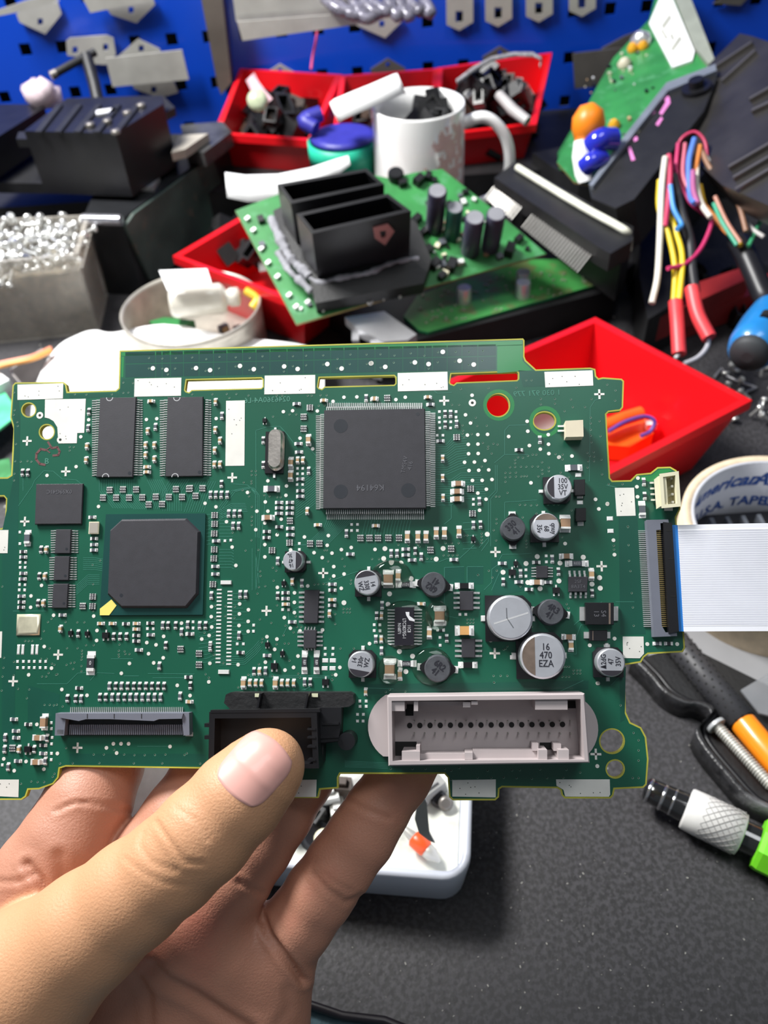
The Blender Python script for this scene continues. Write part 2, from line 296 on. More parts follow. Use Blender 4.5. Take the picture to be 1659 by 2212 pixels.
# ---------------------------------------------------------------- small component data, written in the frames of close looks
DATA='''
A 0 700 3.95
t 757 817 690 962 650 1217 402 1292 1250 815 1338 808 841 1557
g 340 779 515 987 868 5000
x 232 998 562 1258
rv 757 745 750 885 1325 875 190 1265 235 1265
cv 740 1040 733 1158 1258 910 1240 1030 1240 1115 1315 1030 1315 1150
ch 1285 657 1250 1218 1250 1262
n 935 1415 1048 1410 1160 1410 878 1480 990 1480 1100 1480 1213 1478 1328 1472 1440 1475 1553 1475 1500 1408 1612 1405 1268 1538 1382 1535
o 640 600 738 602 955 600 1053 500 1135 505 1053 588 1095 585 125 735 118 775 148 838 152 870 137 1025 130 1170 120 1335 123 1278 178 1175 235 1170 268 1175 120 585 595 1050 630 1050 595 1080 1272 290 1385 295 1500 290 1640 285 1270 378 1385 380 1433 430 1495 380 1640 380
T 1305 378 1420 392
A 400 700 3.95
cv 258 660 255 900 295 990 250 1075 247 1195 295 1195 958 1160 1003 1160
rv 312 780 308 1362 215 1455 260 1455 307 1455 357 1455 665 990 665 1200 1052 1250 1543 630
t 265 807 838 748 917 740 1128 742 1355 625 1465 622 1262 660 980 974 1088 1065 706 1338 865 1382 860 1462 684 1518 532 1437 170 1530 263 1560
T 93 376 213 394 468 358 586 386 845 362 960 384 1213 342 1335 380 1585 336
x 402 1310
rh 950 680 965 1020 970 1092 980 1322 980 1422 980 1470
n 40 1400 147 1400 88 1465 -22 1465 1010 790 1010 892
N 1063 712
ch 1182 650 1612 640
s 678 822
cV 1050 985 900 1180 898 1290
RH 735 1405
p 958 1232 1003 1232 958 1278 1003 1278 955 1370 1003 1370
o 60 283 180 300 293 280 432 285 552 290 660 275 803 275 920 275 1032 270 1178 268 1300 298 1410 260 1548 260 55 380 175 400 288 378 430 362 548 392 660 370 843 405 920 360 1032 352 1178 345 1297 378 1405 342 1550 340 60 600 232 600 355 598 437 598 540 610 780 612 828 612 1047 612 1080 612 1155 608 1207 608 377 632 567 1255 603 1255 567 1288 603 1288 565 1340 565 1360 500 1352 490 1418 545 1470 890 772 948 772 750 790 1190 695 1140 698 675 1460 720 1470 785 1478 815 1478
A 800 700 3.95
T 8 335 127 366 380 328 497 342 618 238 762 314 882 346
ch 35 632 490 622
CH 750 1360 740 1427 740 1492
n 143 630
N 735 965 855 1405
t 218 645 298 625 868 608 812 775 855 845 828 948 917 944 1000 942 836 1027 918 1025 838 1107 920 1105 978 1165 804 1180 888 1178 842 1250 925 1248 1010 1245 871 1335 954 1334 1038 1327 990 1410 917 1443 987 1495 1180 960 1338 830 1343 915 1357 1037 1450 1068 1518 944 1520 1026 1523 1106 1608 1137 1370 1355
g 870 672
x 630 655
rh 512 685 597 997 1268 1073
rv 637 765 685 765 638 855 735 850 930 1510 1447 985
p 590 748 732 748 590 800 732 795 590 838 687 835 593 888 685 888 570 950 620 950 880 1495 880 1540
cv 617 1145 617 1310 620 1480
o 86 258 205 268 345 250 460 270 578 240 728 238 842 240 960 230 88 370 200 330 345 328 497 380 575 325 722 320 840 350 955 313 772 555 1007 547 1245 542 1330 480 1375 480 697 690 757 690 787 865 790 910 865 830 900 800 912 870 865 940 993 868 1050 1022 1085 1028 1108 1022 1005 1045 1003 1065 1035 1105 960 1015 950 1215 972 1210 1260 1138 1302 1142 1345 1125 1385 1115 1415 1115 1235 1160 1235 1188 1192 1222 1235 1220 1285 1218 1330 1218 1382 1216 1430 1216 1152 1270 1192 1270 1242 1268 1152 1308 1192 1305 1242 1302 1287 1300 1312 1298 1335 1298 1433 1300 1152 1346 1170 1440 1465 1180 1465 1245 1467 1278 1523 1225 1523 1255 1455 640 1575 640 1455 685 1575 680 787 935 800 965 1460 1180 1580 1110 1640 1115 1640 1155 1072 1472 1100 1472
A 1200 750 3.614
x 342 367
t 28 858 128 850 312 1188 405 1222 338 1263 643 1022 635 1090 640 1168 452 1507 460 1620
RH 143 940
RV 678 1265
rv 690 1050 697 1160
P 425 1338 430 1435 178 998 190 1165 190 1212 195 1378
o 403 293 468 338 465 418 120 408 70 500 135 468 230 468 280 405 275 550 275 595 275 645 275 692 280 743 343 578 350 695 358 878 363 993 248 825 298 820 268 850 300 855 255 890 300 890 250 940 415 1070 523 1070 565 1400 570 1545 455 1550 457 1580
A 0 1000 3.95
x 212 500
t 355 1045 265 1135 262 1232 458 1300 800 1307 828 1430 825 1515 1397 1480 1253 1533 1332 1552 1549 1367 378 1567 403 105
rv 348 738 333 965 322 1195 665 1455 968 1480 1022 1480 1077 1480 1387 1385 1432 1385 1497 1385 1600 1380 1547 1440 1412 1555
cv 392 738 380 965 367 1195 513 1415
rh 195 757 195 803 195 942 190 990 180 1137 180 1187 177 1232 785 463 800 645 800 697 798 743 530 1298 1072 1373 1160 1472 1160 1520 1280 1367 1283 1467 1615 1460
ch 855 1370 955 1370 1160 1370 1158 1418
p 170 592 170 690 172 850 218 850 172 893 215 893 167 1040 214 1040 165 1085 211 1085 1258 1415 1308 1415
N 790 1140 788 1222
n 705 1220
RV 232 640
s 600 1450 742 1455
SS 900 1470
o 20 1055 855 832 790 870 795 1035 795 1265 560 1358 660 1360 720 1360 410 1358 440 1330 1465 1210 1620 1200 735 1555 800 1555 1020 1550 375 1435 350 1500 215 1520 245 1520 275 1520
A 400 1000 3.95
t 612 412 706 412 820 480 680 513 603 570 785 613 680 697 900 742 680 802 1018 632 1100 766 1170 808 1222 620 1212 703 1333 740 1253 770 1417 722 1620 738 1268 885 1356 948 1268 965 1332 1070 1046 1050 787 1062 933 1108 932 1190 932 1277 846 1320 898 1410 980 1433 1172 1425 433 875 401 718 353 502 225 1227 465 1203 540 1253 463 1288 223 1312 538 1352 460 1387 538 1437 227 1400 205 1472 142 1503 698 1483 783 1503 1573 1542
rh 800 337 892 337 800 383 892 383 798 430 890 430 800 545 895 558 695 585 693 637 895 613 262 665 255 883 255 948 855 1108 855 1158 912 1357 1255 1035 1255 1085 1252 1215 1408 778 40 1458
n 893 493 1065 687 1145 687 1495 640 1572 640 1645 640
N 890 680 740 745 250 445 250 520 247 602 247 738 243 815 235 1035
CH 703 465
cv 1040 408 913 1010 1230 1285
ch 1130 528 1625 535 855 1205 1252 1167
p 975 688 975 740 340 665 390 660 1420 525 1470 525 1420 577 1470 577 832 1253 882 1253 68 1357 68 1410 445 1545 497 1545 585 1385 583 1437
rv 370 430 418 430 465 430 407 535 455 535 222 1130 468 1120 515 1120 788 835 1375 600 995 1025 788 1132 18 1385 122 1385 172 1385 458 1470 212 1555
b 350 1020
x 1178 940 694 1262
s 840 1025
o 640 925 643 965 630 985 630 1060 683 1052 570 375 570 460 568 495 568 530 565 660 515 748 625 742 748 895 777 920 1103 1038 1135 1035 1180 1032 1208 1035 1415 1000 1413 1030 1235 988 1360 882 1340 818 1595 820 1220 840 1262 1100 1190 745 1210 745 735 1365 638 1335 617 1115 345 1222 258 1218 425 1227 343 1307 258 1325 420 1322 1280 1290 1280 1375 1350 1245 1380 1245 1405 1245 1350 1275 1380 1275 1405 1275 945 1310 855 1388 955 1400 990 1400 925 1445 840 1470 660 1502 655 1530 785 1215 790 605 550 250 165 1450 405 595 755 1005
A 400 1340 3.95
t 211 367 452 378 202 525 42 642 764 248 685 357 852 425 925 402 963 305 1285 465 1320 402 698 140 783 160
T 1355 -150
rv 213 230 458 130 586 435 683 430 1018 525 1066 525 42 555
cv 632 435 550 535 600 535 650 535 823 535 872 535 925 535 1540 610
cV 495 535 768 535
n 117 283 117 378
rh 470 275 697 300 25 485
s 700 205 828 280
SS 760 390 1197 527
b 330 440
ch 32 695
p 445 200 497 200 1195 240 1262 240 1195 292 1260 292 1490 690 1545 690 1492 735 1545 735 1470 803 1520 803 1470 860 1518 860
P 1195 343 1260 343 1190 410 1258 410
o 658 160 655 190 630 375 843 123 850 198 883 198 780 205 890 345 965 455 980 490 540 465 453 572 1325 240 1440 240 1255 465 1253 505 175 460 203 490 245 295 325 365 745 475 250 1222 128 1222 1255 510
A 0 1340 3.95
x 497 293 113 520 662 1087
t 378 225 440 408 245 465 528 590 743 640 1513 555 1622 642 909 1088 968 1053 1033 1053 1098 1053 996 1132 1451 1077 490 1136 315 888 223 1204 375 1270 122 1283 33 1182 1253 190 1332 208 1268 285 1393 320 1105 368 1312 363 1036 452
rh 1182 253 1592 483 672 578 115 845 237 888 132 945 135 1003 365 1067 365 1137 150 1202
rv 1412 222 1358 388 1623 562 1535 645 932 560 985 560 1035 560 1087 560 1140 560 1190 560 1243 560 1295 560 1347 560 1398 560 850 655 900 655 955 655 1007 655 1060 655 1110 655 1160 655 1213 655 1265 655 1317 655 1368 655 573 665 643 668 690 668 400 1005 42 1000 37 1100 290 1100 385 1200 68 1250
n 1540 245 105 1090
CV 370 870
CH 320 1003 305 1210
cv 158 1100
SS 235 1100
p 438 875 438 925 445 1000 440 1055 440 1137 437 1190 20 1235 150 352 200 352 248 352 293 352 343 352 390 352 150 405 200 405 248 405 293 405 343 405 390 405
l 158 250 195 250 277 250 315 250
o 425 240 573 238 662 238 740 215 800 215 350 330 400 330 445 370 465 380 605 365 635 360 568 380 625 415 415 450 395 480 360 480 700 260 700 285 700 310 695 335 695 360 695 390 695 415 695 435 120 355 118 470 155 585 230 665 250 590 460 725 535 735 485 720 425 722 380 722 490 460 480 465 1063 265 1020 215 1015 260 1012 290 1015 310 1070 288 1105 288 800 1145 887 1145 1060 1145 1147 1150 1235 1150 1323 1148 1412 1145 1575 1148 1595 1135 975 1105 565 1090 513 1222 622 1220 848 1218 1143 1220 1385 1220 450 1335 267 1375 322 1380 377 1380 180 1395 465 1310 35 320 22 480 30 405 15 600
A 780 1140 5.53
T 168 258 285 250 270 368 363 430 477 422 897 375 980 248 1507 78 598 608 340 790 322 915 102 1385 458 1478 615 1535 535 1718 1547 1338
n 100 120 213 120 325 120 452 120 828 265 1075 250
c2 552 105 678 105 775 105 897 60 995 60 1170 45 815 1255 440 575 460 1750
c3 325 610 935 1050 340 1690
rv 358 305 428 305 645 275 718 345 250 925 185 1050 175 1330 243 1470 1023 1320
rh 533 255 533 325 608 385 1108 380 950 1220
cv 245 1050 240 1330
ch 718 908
x 1605 290 1597 1500
p 158 1160 230 1160 158 1230 230 1230 1180 1035 1250 1035 943 1310 945 1405
s 1340 130
D 1232 693 1275 1640
co 1235 1228
o 1235 92 1270 92 1165 185 1085 185 1010 185 130 375 215 375 700 225 1395 565 1268 1095 1305 1095 1340 1095 1268 1135 1305 1135 1340 1135 1583 1770 1590 1850 1585 30 790 370 840 370 1440 70 1440 105 1440 145 1440 180 1320 180 1095 330 1045 330 1150 328 445 205 985 330 570 205 683 205 740 1105
A 1000 980 4.88
t 1398 482 1432 582 1522 532 715 307 158 418 248 375 245 480 175 597 1077 948 1587 912 1596 1070
T 665 1158 1023 1153 423 1250 1268 1092 684 1358 1012 1342 813 1422 1440 1308 1360 1375 1447 1418 257 850 783 1085
x 342 1037 1462 1187
rv 172 500 110 750 185 745 942 1110 608 1260 1008 1243 425 1350
p 112 480 112 538 878 1078 880 1142 665 1225 665 1292
N 80 360 100 630
s 120 880 558 1155
SS 520 1250 985 1440
rh 415 1155 775 1145 590 1352 895 1355 697 1430
c2 1357 1270
CH 1092 1080 780 1355
o 585 42 632 45 685 28 548 62 548 98 832 92 907 148 835 175 835 212 907 185 1030 200 1112 250 468 412 348 450 380 450 600 540 655 540 780 542 718 545 897 537 957 537 1007 537 353 690 353 735 350 915 630 672 1045 880 1145 597 15 860 48 860 1458 62 1467 217 1538 322 665 915 668 950 668 985 273 1235 310 1305 160 1278 605 1400 1330 1205 775 632 193 860 193 905 193 940 1590 970 1590 1010
A 1040 1200 5.184
t 100 943 1490 930 1213 1005 1305 1430
c2 1003 1005
c3 942 -365
CH 980 912
rv 1240 420
P 1405 1020 355 1140
o 925 1245 950 1245 980 1245 1010 1245 1030 1285 1070 1285 1105 1285 1030 1320 1070 1320 1105 1320 905 1358 945 1358 980 1358 138 1348 215 1348 290 1348 140 1420 270 1045 250 1055 290 1018 955 545 565 797 975 590 970 685 85 160 125 245 172 170 925 0
A 760 1460 2.514
o 185 88 207 75 290 85 1460 160 1530 310 1557 350 1557 405 1557 460 1557 555 1525 555 505 505 540 515 583 500 738 515 870 513 912 512 1022 508 1165 510 1240 525 683 553 758 553 825 553 895 555 978 558 1060 555 1148 553 540 565 400 505 330 505 212 505
t 1335 40 1333 490
x 1325 425
A 1300 940 4.254
o 65 452 190 452 240 845 247 1010 250 1155 263 1250 275 1452 285 1583 293 1752 112 1015 112 1050
t 330 395 323 477 330 566 50 633 106 965 114 1102 114 1870 418 1920 692 1920
rh 510 1915 615 1915
'''
TP=MB(); VI=MB(); PD=MB()
ss=lambda w,h,t=0.00005: None
def cmesh(name,l,w,h,body,cap,pads=True,endf=.2,padc=1):
    m=MB()
    m.box((0,0,h/2+.00002),(l*(1-2*endf),w*.94,h),0)
    for s_ in (-1,1):
        m.box((s_*l*(.5-endf/2),0,h/2+.00003),(l*endf,w,h*1.04),1)
        if pads: m.box((s_*l*.56,0,.00004),(l*.36,w*1.12,.00008),1); m.box((s_*l*.56,0,.00012),(l*.2,w*.9,.00012),1,top=.5)
    return m.mesh(name,[body,cap])
mm=0.001
me_r=cmesh('resistor',1.55*mm,.85*mm,.45*mm,RESG,TINW); me_r2=cmesh('resistor',1.5*mm,.82*mm,.45*mm,RESB,TINW)
me_R=cmesh('power_resistor',3.1*mm,1.6*mm,.7*mm,RESG,TINW)
me_c=cmesh('ceramic_capacitor',1.5*mm,.85*mm,.8*mm,CAPT,TINW,endf=.24); me_cV=cmesh('ceramic_capacitor',2.3*mm,1.25*mm,1.1*mm,CAPT,TINW,endf=.22)
me_C=cmesh('ceramic_capacitor',2.5*mm,1.35*mm,1.2*mm,CAPB,TINW,endf=.2); me_c3=cmesh('ceramic_capacitor',3.2*mm,2.5*mm,2*mm,CAPB,TINW,endf=.16)
me_CVl=cmesh('ceramic_capacitor',3.0*mm,1.6*mm,1.4*mm,CAPB,TINW,endf=.14); me_co=cmesh('ceramic_capacitor',3.4*mm,2.4*mm,2*mm,CAPO,TINW,endf=.15)
me_D=cmesh('small_diode',3.4*mm,1.5*mm,.9*mm,BLK,TINW,endf=.16)
def netmesh():
    m=MB(); m.box((0,0,.2*mm),(1.0*mm,1.7*mm,.36*mm),0)
    for k in range(4):
        y=(-.66+.44*k)*mm
        for s_ in (-1,1): m.box((s_*.62*mm,y,.16*mm),(.5*mm,.26*mm,.3*mm),1)
        m.box((0,y,.39*mm),(.5*mm,.14*mm,.03*mm),1,rz=.5)
    return m.mesh('resistor_network',[RESB,TINW])
me_n=netmesh()
def sot(w,h):
    m=MB(); m.box((0,0,.45*mm),(w,h,.8*mm),0,top=.9)
    for x,y in ((-.5,-1),(.5,-1),(0,1)): m.box((x*w*.65,y*h*.66,.12*mm),(w*.22,h*.5,.2*mm),1)
    return m.mesh('transistor',[BLK,TINW])
me_s=sot(1.2*mm,1.15*mm); me_S=sot(1.9*mm,1.6*mm)
cm=MB(); cm.box((0,0,.00004),(2.7*mm,.55*mm,.00006)); cm.box((0,0,.00004),(.55*mm,2.7*mm,.00006)); me_x=cm.mesh('fiducial_cross',[PADW])
cm=MB(); cm.box((0,0,.2*mm),(3.1*mm,1.1*mm,.36*mm),0,top=.9); me_b=cm.mesh('ground_clip',[TINW])
def sol(x,y,l,w):
    PD.box((x,y,.06*mm),(l,w,.11*mm),0,top=.8)
ox=oy=0; sc=1; nres=0
pts_used=set()
for line in DATA.strip().split('\n'):
    t=line.split(); k=t[0]; a=[float(q) for q in t[1:]]
    if k=='A': ox,oy,sc=a; continue
    for i in range(0,len(a),2):
        px,py=ox+a[i]/sc, oy+a[i+1]/sc
        key=(k[0].lower(),round(px/7),round(py/7))
        if py>1760 or key in pts_used: continue
        pts_used.add(key)
        u,v=B(px,py)
        if k in('t','T'): TP.cyl((u,v),(.50 if k=='t' else .66)*mm,0,.00007,12)
        elif k=='o': VI.cyl((u,v),.27*mm,.00001,.00006,10,3); VI.cyl((u-.00003,v+.00005),.19*mm,.00001,.00008,8,1)
        elif k=='g': VI.cyl((u,v),1.0*mm,.00001,.00006,16,2); VI.cyl((u,v),.4*mm,.00001,.00009,10,1)
        elif k=='x': inst('fiducial_cross',me_x,board,(u,v,0))
        elif k=='p': sol(u,v,.75*mm,.75*mm)
        elif k=='P': sol(u,v,1.6*mm,1.1*mm)
        elif k=='l': sol(u,v,.8*mm,2.7*mm)
        elif k=='b': inst('ground_clip',me_b,board,(u,v,0))
        else:
            nm,me_,rz,h={'rh':('resistor',me_r,0,.45),'rv':('resistor',me_r,90,.45),'ch':('ceramic_capacitor',me_c,0,.8),'cv':('ceramic_capacitor',me_c,90,.8),
             'cV':('ceramic_capacitor',me_cV,90,1.1),'CH':('ceramic_capacitor',me_C,0,1.2),'CV':('ceramic_capacitor',me_CVl,90,1.4),'c2':('ceramic_capacitor',me_cV,90,1.1),'c3':('ceramic_capacitor',me_c3,90,2),
             'co':('ceramic_capacitor',me_co,0,2),'D':('diode',me_D,0,.9),'RH':('power_resistor',me_R,0,.7),'RV':('power_resistor',me_R,90,.7),'n':('resistor_network',me_n,90,.4),'N':('resistor_network',me_n,0,.4),
             's':('transistor',me_s,0,.8),'SS':('transistor',me_S,0,.8)}[k]
            if me_ is me_r and R.random()<.4: me_=me_r2
            u,v=B(px,py,h*.7*mm)
            inst(nm,me_,board,(u,v,0),rz*D2R+R.uniform(-.02,.02))
# connector footprint pads
for k in range(20): sol(*B(474-k*.15,1274+k*8.25),1.4*mm,.42*mm)
for k in range(20): sol(*B(497-k*.15,1278+k*8.25),1.4*mm,.42*mm)
tag(TP.build('test_pads',[PADW],board),kind='stuff'); tag(VI.build('vias',[G_TRACE,BROWNV,PADW,VIAR],board),kind='stuff'); tag(PD.build('solder_pads',[TINW],board),kind='stuff')
# bare plated areas
for l in ([(38,831),(137,828),(136,861),(38,864)],[(97.5,863),(185.5,861.5),(182,935),(167,935.5),(166,957.5),(126.5,958),(124,923),(116,910),(106,904),(97,902)],
 [(291,818),(392,816),(391,855),(290,857)],[(572,811.5),(681,810),(681,850),(571,852)],[(488.5,866),(529,865),(528,1006),(487,1006.5)],[(859,806),(966.5,803),(967.5,842.5),(859.5,845.5)],
 [(1176,803.5),(1280,800),(1281.5,833),(1178,837)],[(1328,1054),(1369.5,1053.5),(1373,1114),(1332,1115)],[(1345,1375),(1390,1375),(1391,1412),(1382,1422),(1346,1421.5)],
 [(977,1685),(1071,1683.5),(1071,1722.5),(977,1720.5)],[(1201,1683.5),(1317,1683.5),(1318,1716.5),(1315,1721),(1221,1720.5),(1217,1706),(1202,1697)],
 [(-20,1145),(18.5,1145),(16.5,1195),(-20,1195)],[(-20,1365),(5,1364),(3,1421),(-20,1421)],[(-20,1684),(41,1684),(40,1722),(-20,1719)],[(580,1686),(684,1684),(683,1721.5),(580,1722)]):
    mb=MB(); mb.prism(BP(l),.00001,.00007,0)
    xs=[p[0] for p in l]; ys=[p[1] for p in l]
    for q in range(6):
        x_=R.uniform(min(xs)+6,max(xs)-6); y_=R.uniform(min(ys)+6,max(ys)-6); mb.cyl(B(max(x_,130) if len(l)>8 else x_,y_),.13*mm,.00006,.0001,6,1)
    mb.build('ground_pad',[PADW,BROWNV],board)
mb=MB(); g=BP([(38,1327),(88,1326.5),(86,1372),(36,1373)]); gi=inset(g,.0008)
mb.loft([[(x,y,.00001) for x,y in g],[(x,y,.0003) for x,y in g],[(x,y,.0005) for x,y in gi]][::1],0,True); tag(mb.build('soldered_pad',[GOLD],board),'square pad with lumpy gold-tinted solder')
# ---------------------------------------------------------------- chips
def chip(name,q,h,label=None,pins=(),mat=CHIP,dots=(),base=0.0001,bev=.00025):
    """q: pixel quad of the top face (tl,tr,br,bl); pins: (side,n,px_outer,first,last)"""
    P4=[B(x,y,h) for x,y in q]; lo=[(x,y,base) for x,y in inset(P4,bev*.3)]; mid=[(x,y,h*.5) for x,y in inset(P4,-bev*.5)]; t0=[(x,y,h-bev*.4) for x,y in P4]; t1=[(x,y,h) for x,y in inset(P4,bev*.3)]
    m=MB(); m.loft([r[::-1] for r in (lo,mid,t0,t1)],0,False)
    for (x,y,r) in dots: 
        u,v=B(x,y,h); m.cyl((u,v),r/8*mm,h-.0001,h+.00002,24,1)
    o=m.build(name,[mat,CHIPD],board)
    if label: o['label']=label
    if pins:
        m=MB(); cu_=sum(p[0] for p in P4)/4; cv_=sum(p[1] for p in P4)/4
        for side,n,outer,a,b in pins:
            for i in range(n):
                s_=a+(b-a)*i/(n-1)
                if side in 'lr':
                    u,v=B(outer,s_); eu=[p[0] for p in P4]; e=(min(eu) if side=='l' else max(eu)); pit=abs(B(outer,b)[1]-B(outer,a)[1])/(n-1); w=pit*.42; sg=-1 if side=='l' else 1
                    d=abs(u-e); m.box((e+sg*d*.22,v,h*.5),(d*.5,w,.00012)); m.box((e+sg*d*.46,v,h*.27),(.00013,w,h*.5)); m.box((e+sg*d*.74,v,.0001),(d*.56,w,.00014))
                else:
                    u,v=B(s_,outer); ev=[p[1] for p in P4]; e=(max(ev) if side=='t' else min(ev)); pit=abs(B(b,outer)[0]-B(a,outer)[0])/(n-1); w=pit*.42; sg=1 if side=='t' else -1
                    d=abs(v-e); m.box((u,e+sg*d*.22,h*.5),(w,d*.5,.00012)); m.box((u,e+sg*d*.46,h*.27),(w,.00013,h*.5)); m.box((u,e+sg*d*.74,.0001),(w,d*.56,.00014))
        tag(m.build('pins',[TIN],o),kind='stuff')
    return o
def cx4(q): return sum(p[0] for p in q)/4,sum(p[1] for p in q)/4
def btext(s_,x,y,h,size,rot,mat,parent,mirror=False,bold=0,wide=1,sp=1.0,name='marking',label=None):
    u,v=B(x,y,h); return text(name,s_,size,mat,parent,Matrix.Translation((u,v,h+.00003))@Matrix.Rotation(rot*D2R,4,'Z'),label,mirror=mirror,bold=bold,wide=wide,sp=sp)
q=[(700,886),(917,882.5),(920,1097),(698,1098)]
c=chip('processor_chip',q,.0032,'large square grey-black chip with leads on all four sides',(('l',52,683,899,1099),('r',52,940,893,1094),('t',52,871,708,911),('b',52,1122,707,915)),dots=((736,920,15.5),(736,1062,15.5),(882,1059,15.5),(902.5,894.5,4)))
btext('K64194',800,1053,.0032,.0024,180,INKG,c,mirror=False); btext('TMS4V\n416',880,1005,.0032,.0016,80,INKG,c)
for q,pl,pr_ in (([(216,859),(293.5,858),(286,1030),(208,1030)],(203,196),(311,303)),([(362,858),(438,857),(437,1028),(357,1029)],(349,343),(457,453))):
    c=chip('memory_chip',q,.0011,None,(('l',33,(pl[0]+pl[1])/2,866,1027),('r',33,(pr_[0]+pr_[1])/2+1,865,1026)),dots=((q[2][0]-6,q[2][1]-8,4),))
    for (x,y,a0) in (((q[0][0]+q[1][0])/2-18,859,180),((q[2][0]+q[3][0])/2-19,1030,0)):
        m=MB(); u,v=B(x,y,.0011); m.strip([(u+.0009*math.cos((a0+k*18)*D2R),v+.0009*math.sin((a0+k*18)*D2R)) for k in range(11)],.0002,.0011); m.build('notch_mark',[INKW],c)
c=chip('flash_chip',[(78,1046),(179,1045),(175,1131),(75,1132)],.0010,'square black chip without visible leads')
btext('0X59G41C',128,1062,.001,.0016,180,INKG,c)
for q in ([(121,1144),(153,1144),(151,1195),(118,1195)],[(118,1202),(150,1202),(147.5,1253),(115.5,1253)],[(115,1261.5),(147,1261.5),(144,1313),(112,1313)]):
    x0=q[0][0]; y0=q[0][1]; chip('buffer_chip',q,.0010,None,(('l',10,x0-10.5,y0+3,y0+49),('r',10,x0+48,y0+3,y0+49)),dots=((x0+23,y0+42,3),))
# ball grid array processor
m=MB(); m.prism(BP([(229,1111),(444,1109),(438,1328),(215,1329)],.0005),.0001,.0006,0); c=m.build('graphics_chip',[G_POUR],board); c['label']='big square graphics chip on a dark green carrier'
o8=[(262,1124),(400,1122),(428,1149),(424,1282),(401,1310),(262,1310),(233,1282),(238,1146)]; p8=BP(o8,.0016)
m=MB(); m.loft([[(x,y,z) for x,y in inset(p8,d)][::-1] for z,d in ((.0006,-.0004),(.0014,0),(.0016,.0002))],0,False); m.cyl(B(262,1286,.0016),.0005,.0015,.00162,12,1); m.build('lid',[CHIP,CHIPD],c)
m=MB(); m.prism(BP([(216,1329),(236,1329),(252,1308),(241,1295),(216,1315)],.0006),.0006,.0007,0); m.build('corner_mark',[YEL],c)
c=chip('logic_chip',[(658,1275),(689,1275),(686,1346),(656,1346)],.0012,None,(('l',7,646,1280,1343),('r',7,700,1280,1343)))
c=chip('driver_chip',[(656,1361),(683,1361),(682,1400),(656,1400)],.0012,None,(('l',4,643,1366,1394),('r',4,697,1366,1394),('t',4,1354,660,680),('b',4,1405,660,680)))
c=chip('logic_chip',[(994,1277.5),(1022,1277.5),(1022,1318),(994,1318)],.0012,None,(('l',4,980,1281,1313),('r',4,1036,1281,1313)))
c=chip('logic_chip',[(998,1380),(1026,1380),(1026,1420),(998,1420)],.0012,None,(('l',4,983,1384,1417),('r',4,1041,1384,1417)))
c=chip('logic_chip',[(1159.5,1223),(1183,1223),(1183,1248),(1159.5,1248)],.0009,None,(('l',4,1148,1227,1245),('r',4,1194,1227,1245)))
c=chip('regulator_chip',[(1229,1246),(1270,1246),(1268,1278),(1229,1278)],.0014,'black chip with thick leads above and below',(('t',4,1233,1230,1262),('b',4,1292,1232,1265)))
btext('25F\n8A3T4',1249,1262,.0014,.0013,0,INKG,c)
q=[(853,1312),(894,1312),(894,1394),(852,1395)]
c=chip('power_controller_chip',q,.0016,'glossy black controller chip with white lettering',(('l',12,838,1318,1391),('r',12,911,1318,1391)),mat=M('wet_black',(.018,.016,.022),.12,0,.1,100,coat=1))
btext('11C8\nLTC3827EG-1\nN16871',873,1358,.0016,.00125,-90,INKW,c,sp=1.02,wide=.72)
u,v=B(885,1331,.0016); m=MB(); m.prism([(u-.0011,v+.0011),(u-.0001,v+.0011),(u-.0001,v+.0001),(u+.0013,v-.0009),(u+.0013,v-.0014),(u-.0001,v-.0011),(u-.0009,v+.0002)],.0016,.00164,0); m.build('emblem',[INKW],c)
# big diodes
def diode(q,h,tl,tr,label,band=None,mk=None):
    c=chip('power_diode',q,h,label,mat=BLK); m=MB()
    for t in (tl,tr):
        if t: m.prism(BP(rect(*t),.0004),.0001,.0007,0)
    m.build('terminals',[TIN],c)
    if band: m=MB(); m.prism(BP(rect(*band),h),h,h+.00003,0); m.build('cathode_band',[BANDB],c)
    if mk: btext(mk,cx4(q)[0],cx4(q)[1],h,.0018,-90,INKG,c)
diode([(1265,1302),(1326,1302),(1326,1349),(1266,1349)],.0023,(1252,1311,1268,1341),(1322,1310,1335,1341),'large black rectangular diode with a brown band',(1315,1303,1319,1348),'S4\n13')
diode([(1274,1362),(1312,1362),(1312,1384),(1274,1384)],.0015,(1261,1365,1276,1379),(1309,1365,1318,1379),'smaller black diode below the large diode',(1280,1363,1281.5,1383))
diode([(1241,1036),(1264,1035),(1264,1069),(1242,1070)],.002,None,None,'upper black diode of the vertical pair')
diode([(1244,1098),(1266,1097),(1266,1125),(1244,1126)],.002,None,None,'lower black diode of the vertical pair')
# low-ohm resistors with print
def bigres(x0,y0,x1,y1,s_,rot,name='shunt_resistor',horiz=True,mir=False,body=RESB):
    a,b=B(x0,y0,.0006),B(x1,y1,.0006); l=abs(a[0]-b[0]); w=abs(a[1]-b[1]); 
    if not horiz: l,w=w,l
    me=cmesh(name,l,w,.0006,body,TINW,endf=.2); c=inst(name,me,board,((a[0]+b[0])/2,(a[1]+b[1])/2,0),0 if horiz else math.pi/2)
    text('marking',s_,w*.75,INKW,c,Matrix.Translation((0,0,.00066))@Matrix.Rotation(rot*D2R,4,'Z'),mirror=mir,wide=.75)
bigres(861,1256,891,1269,'R010',180); bigres(863,1427,893,1440,'R010',180); bigres(1229,1211,1264,1223,'R033',0,body=RESG)
bigres(652,1413,663,1448,'R89',180,horiz=False); bigres(678,1413,689,1448,'R89',180,horiz=False); bigres(188,1415,202,1450,'0',-90,horiz=False)
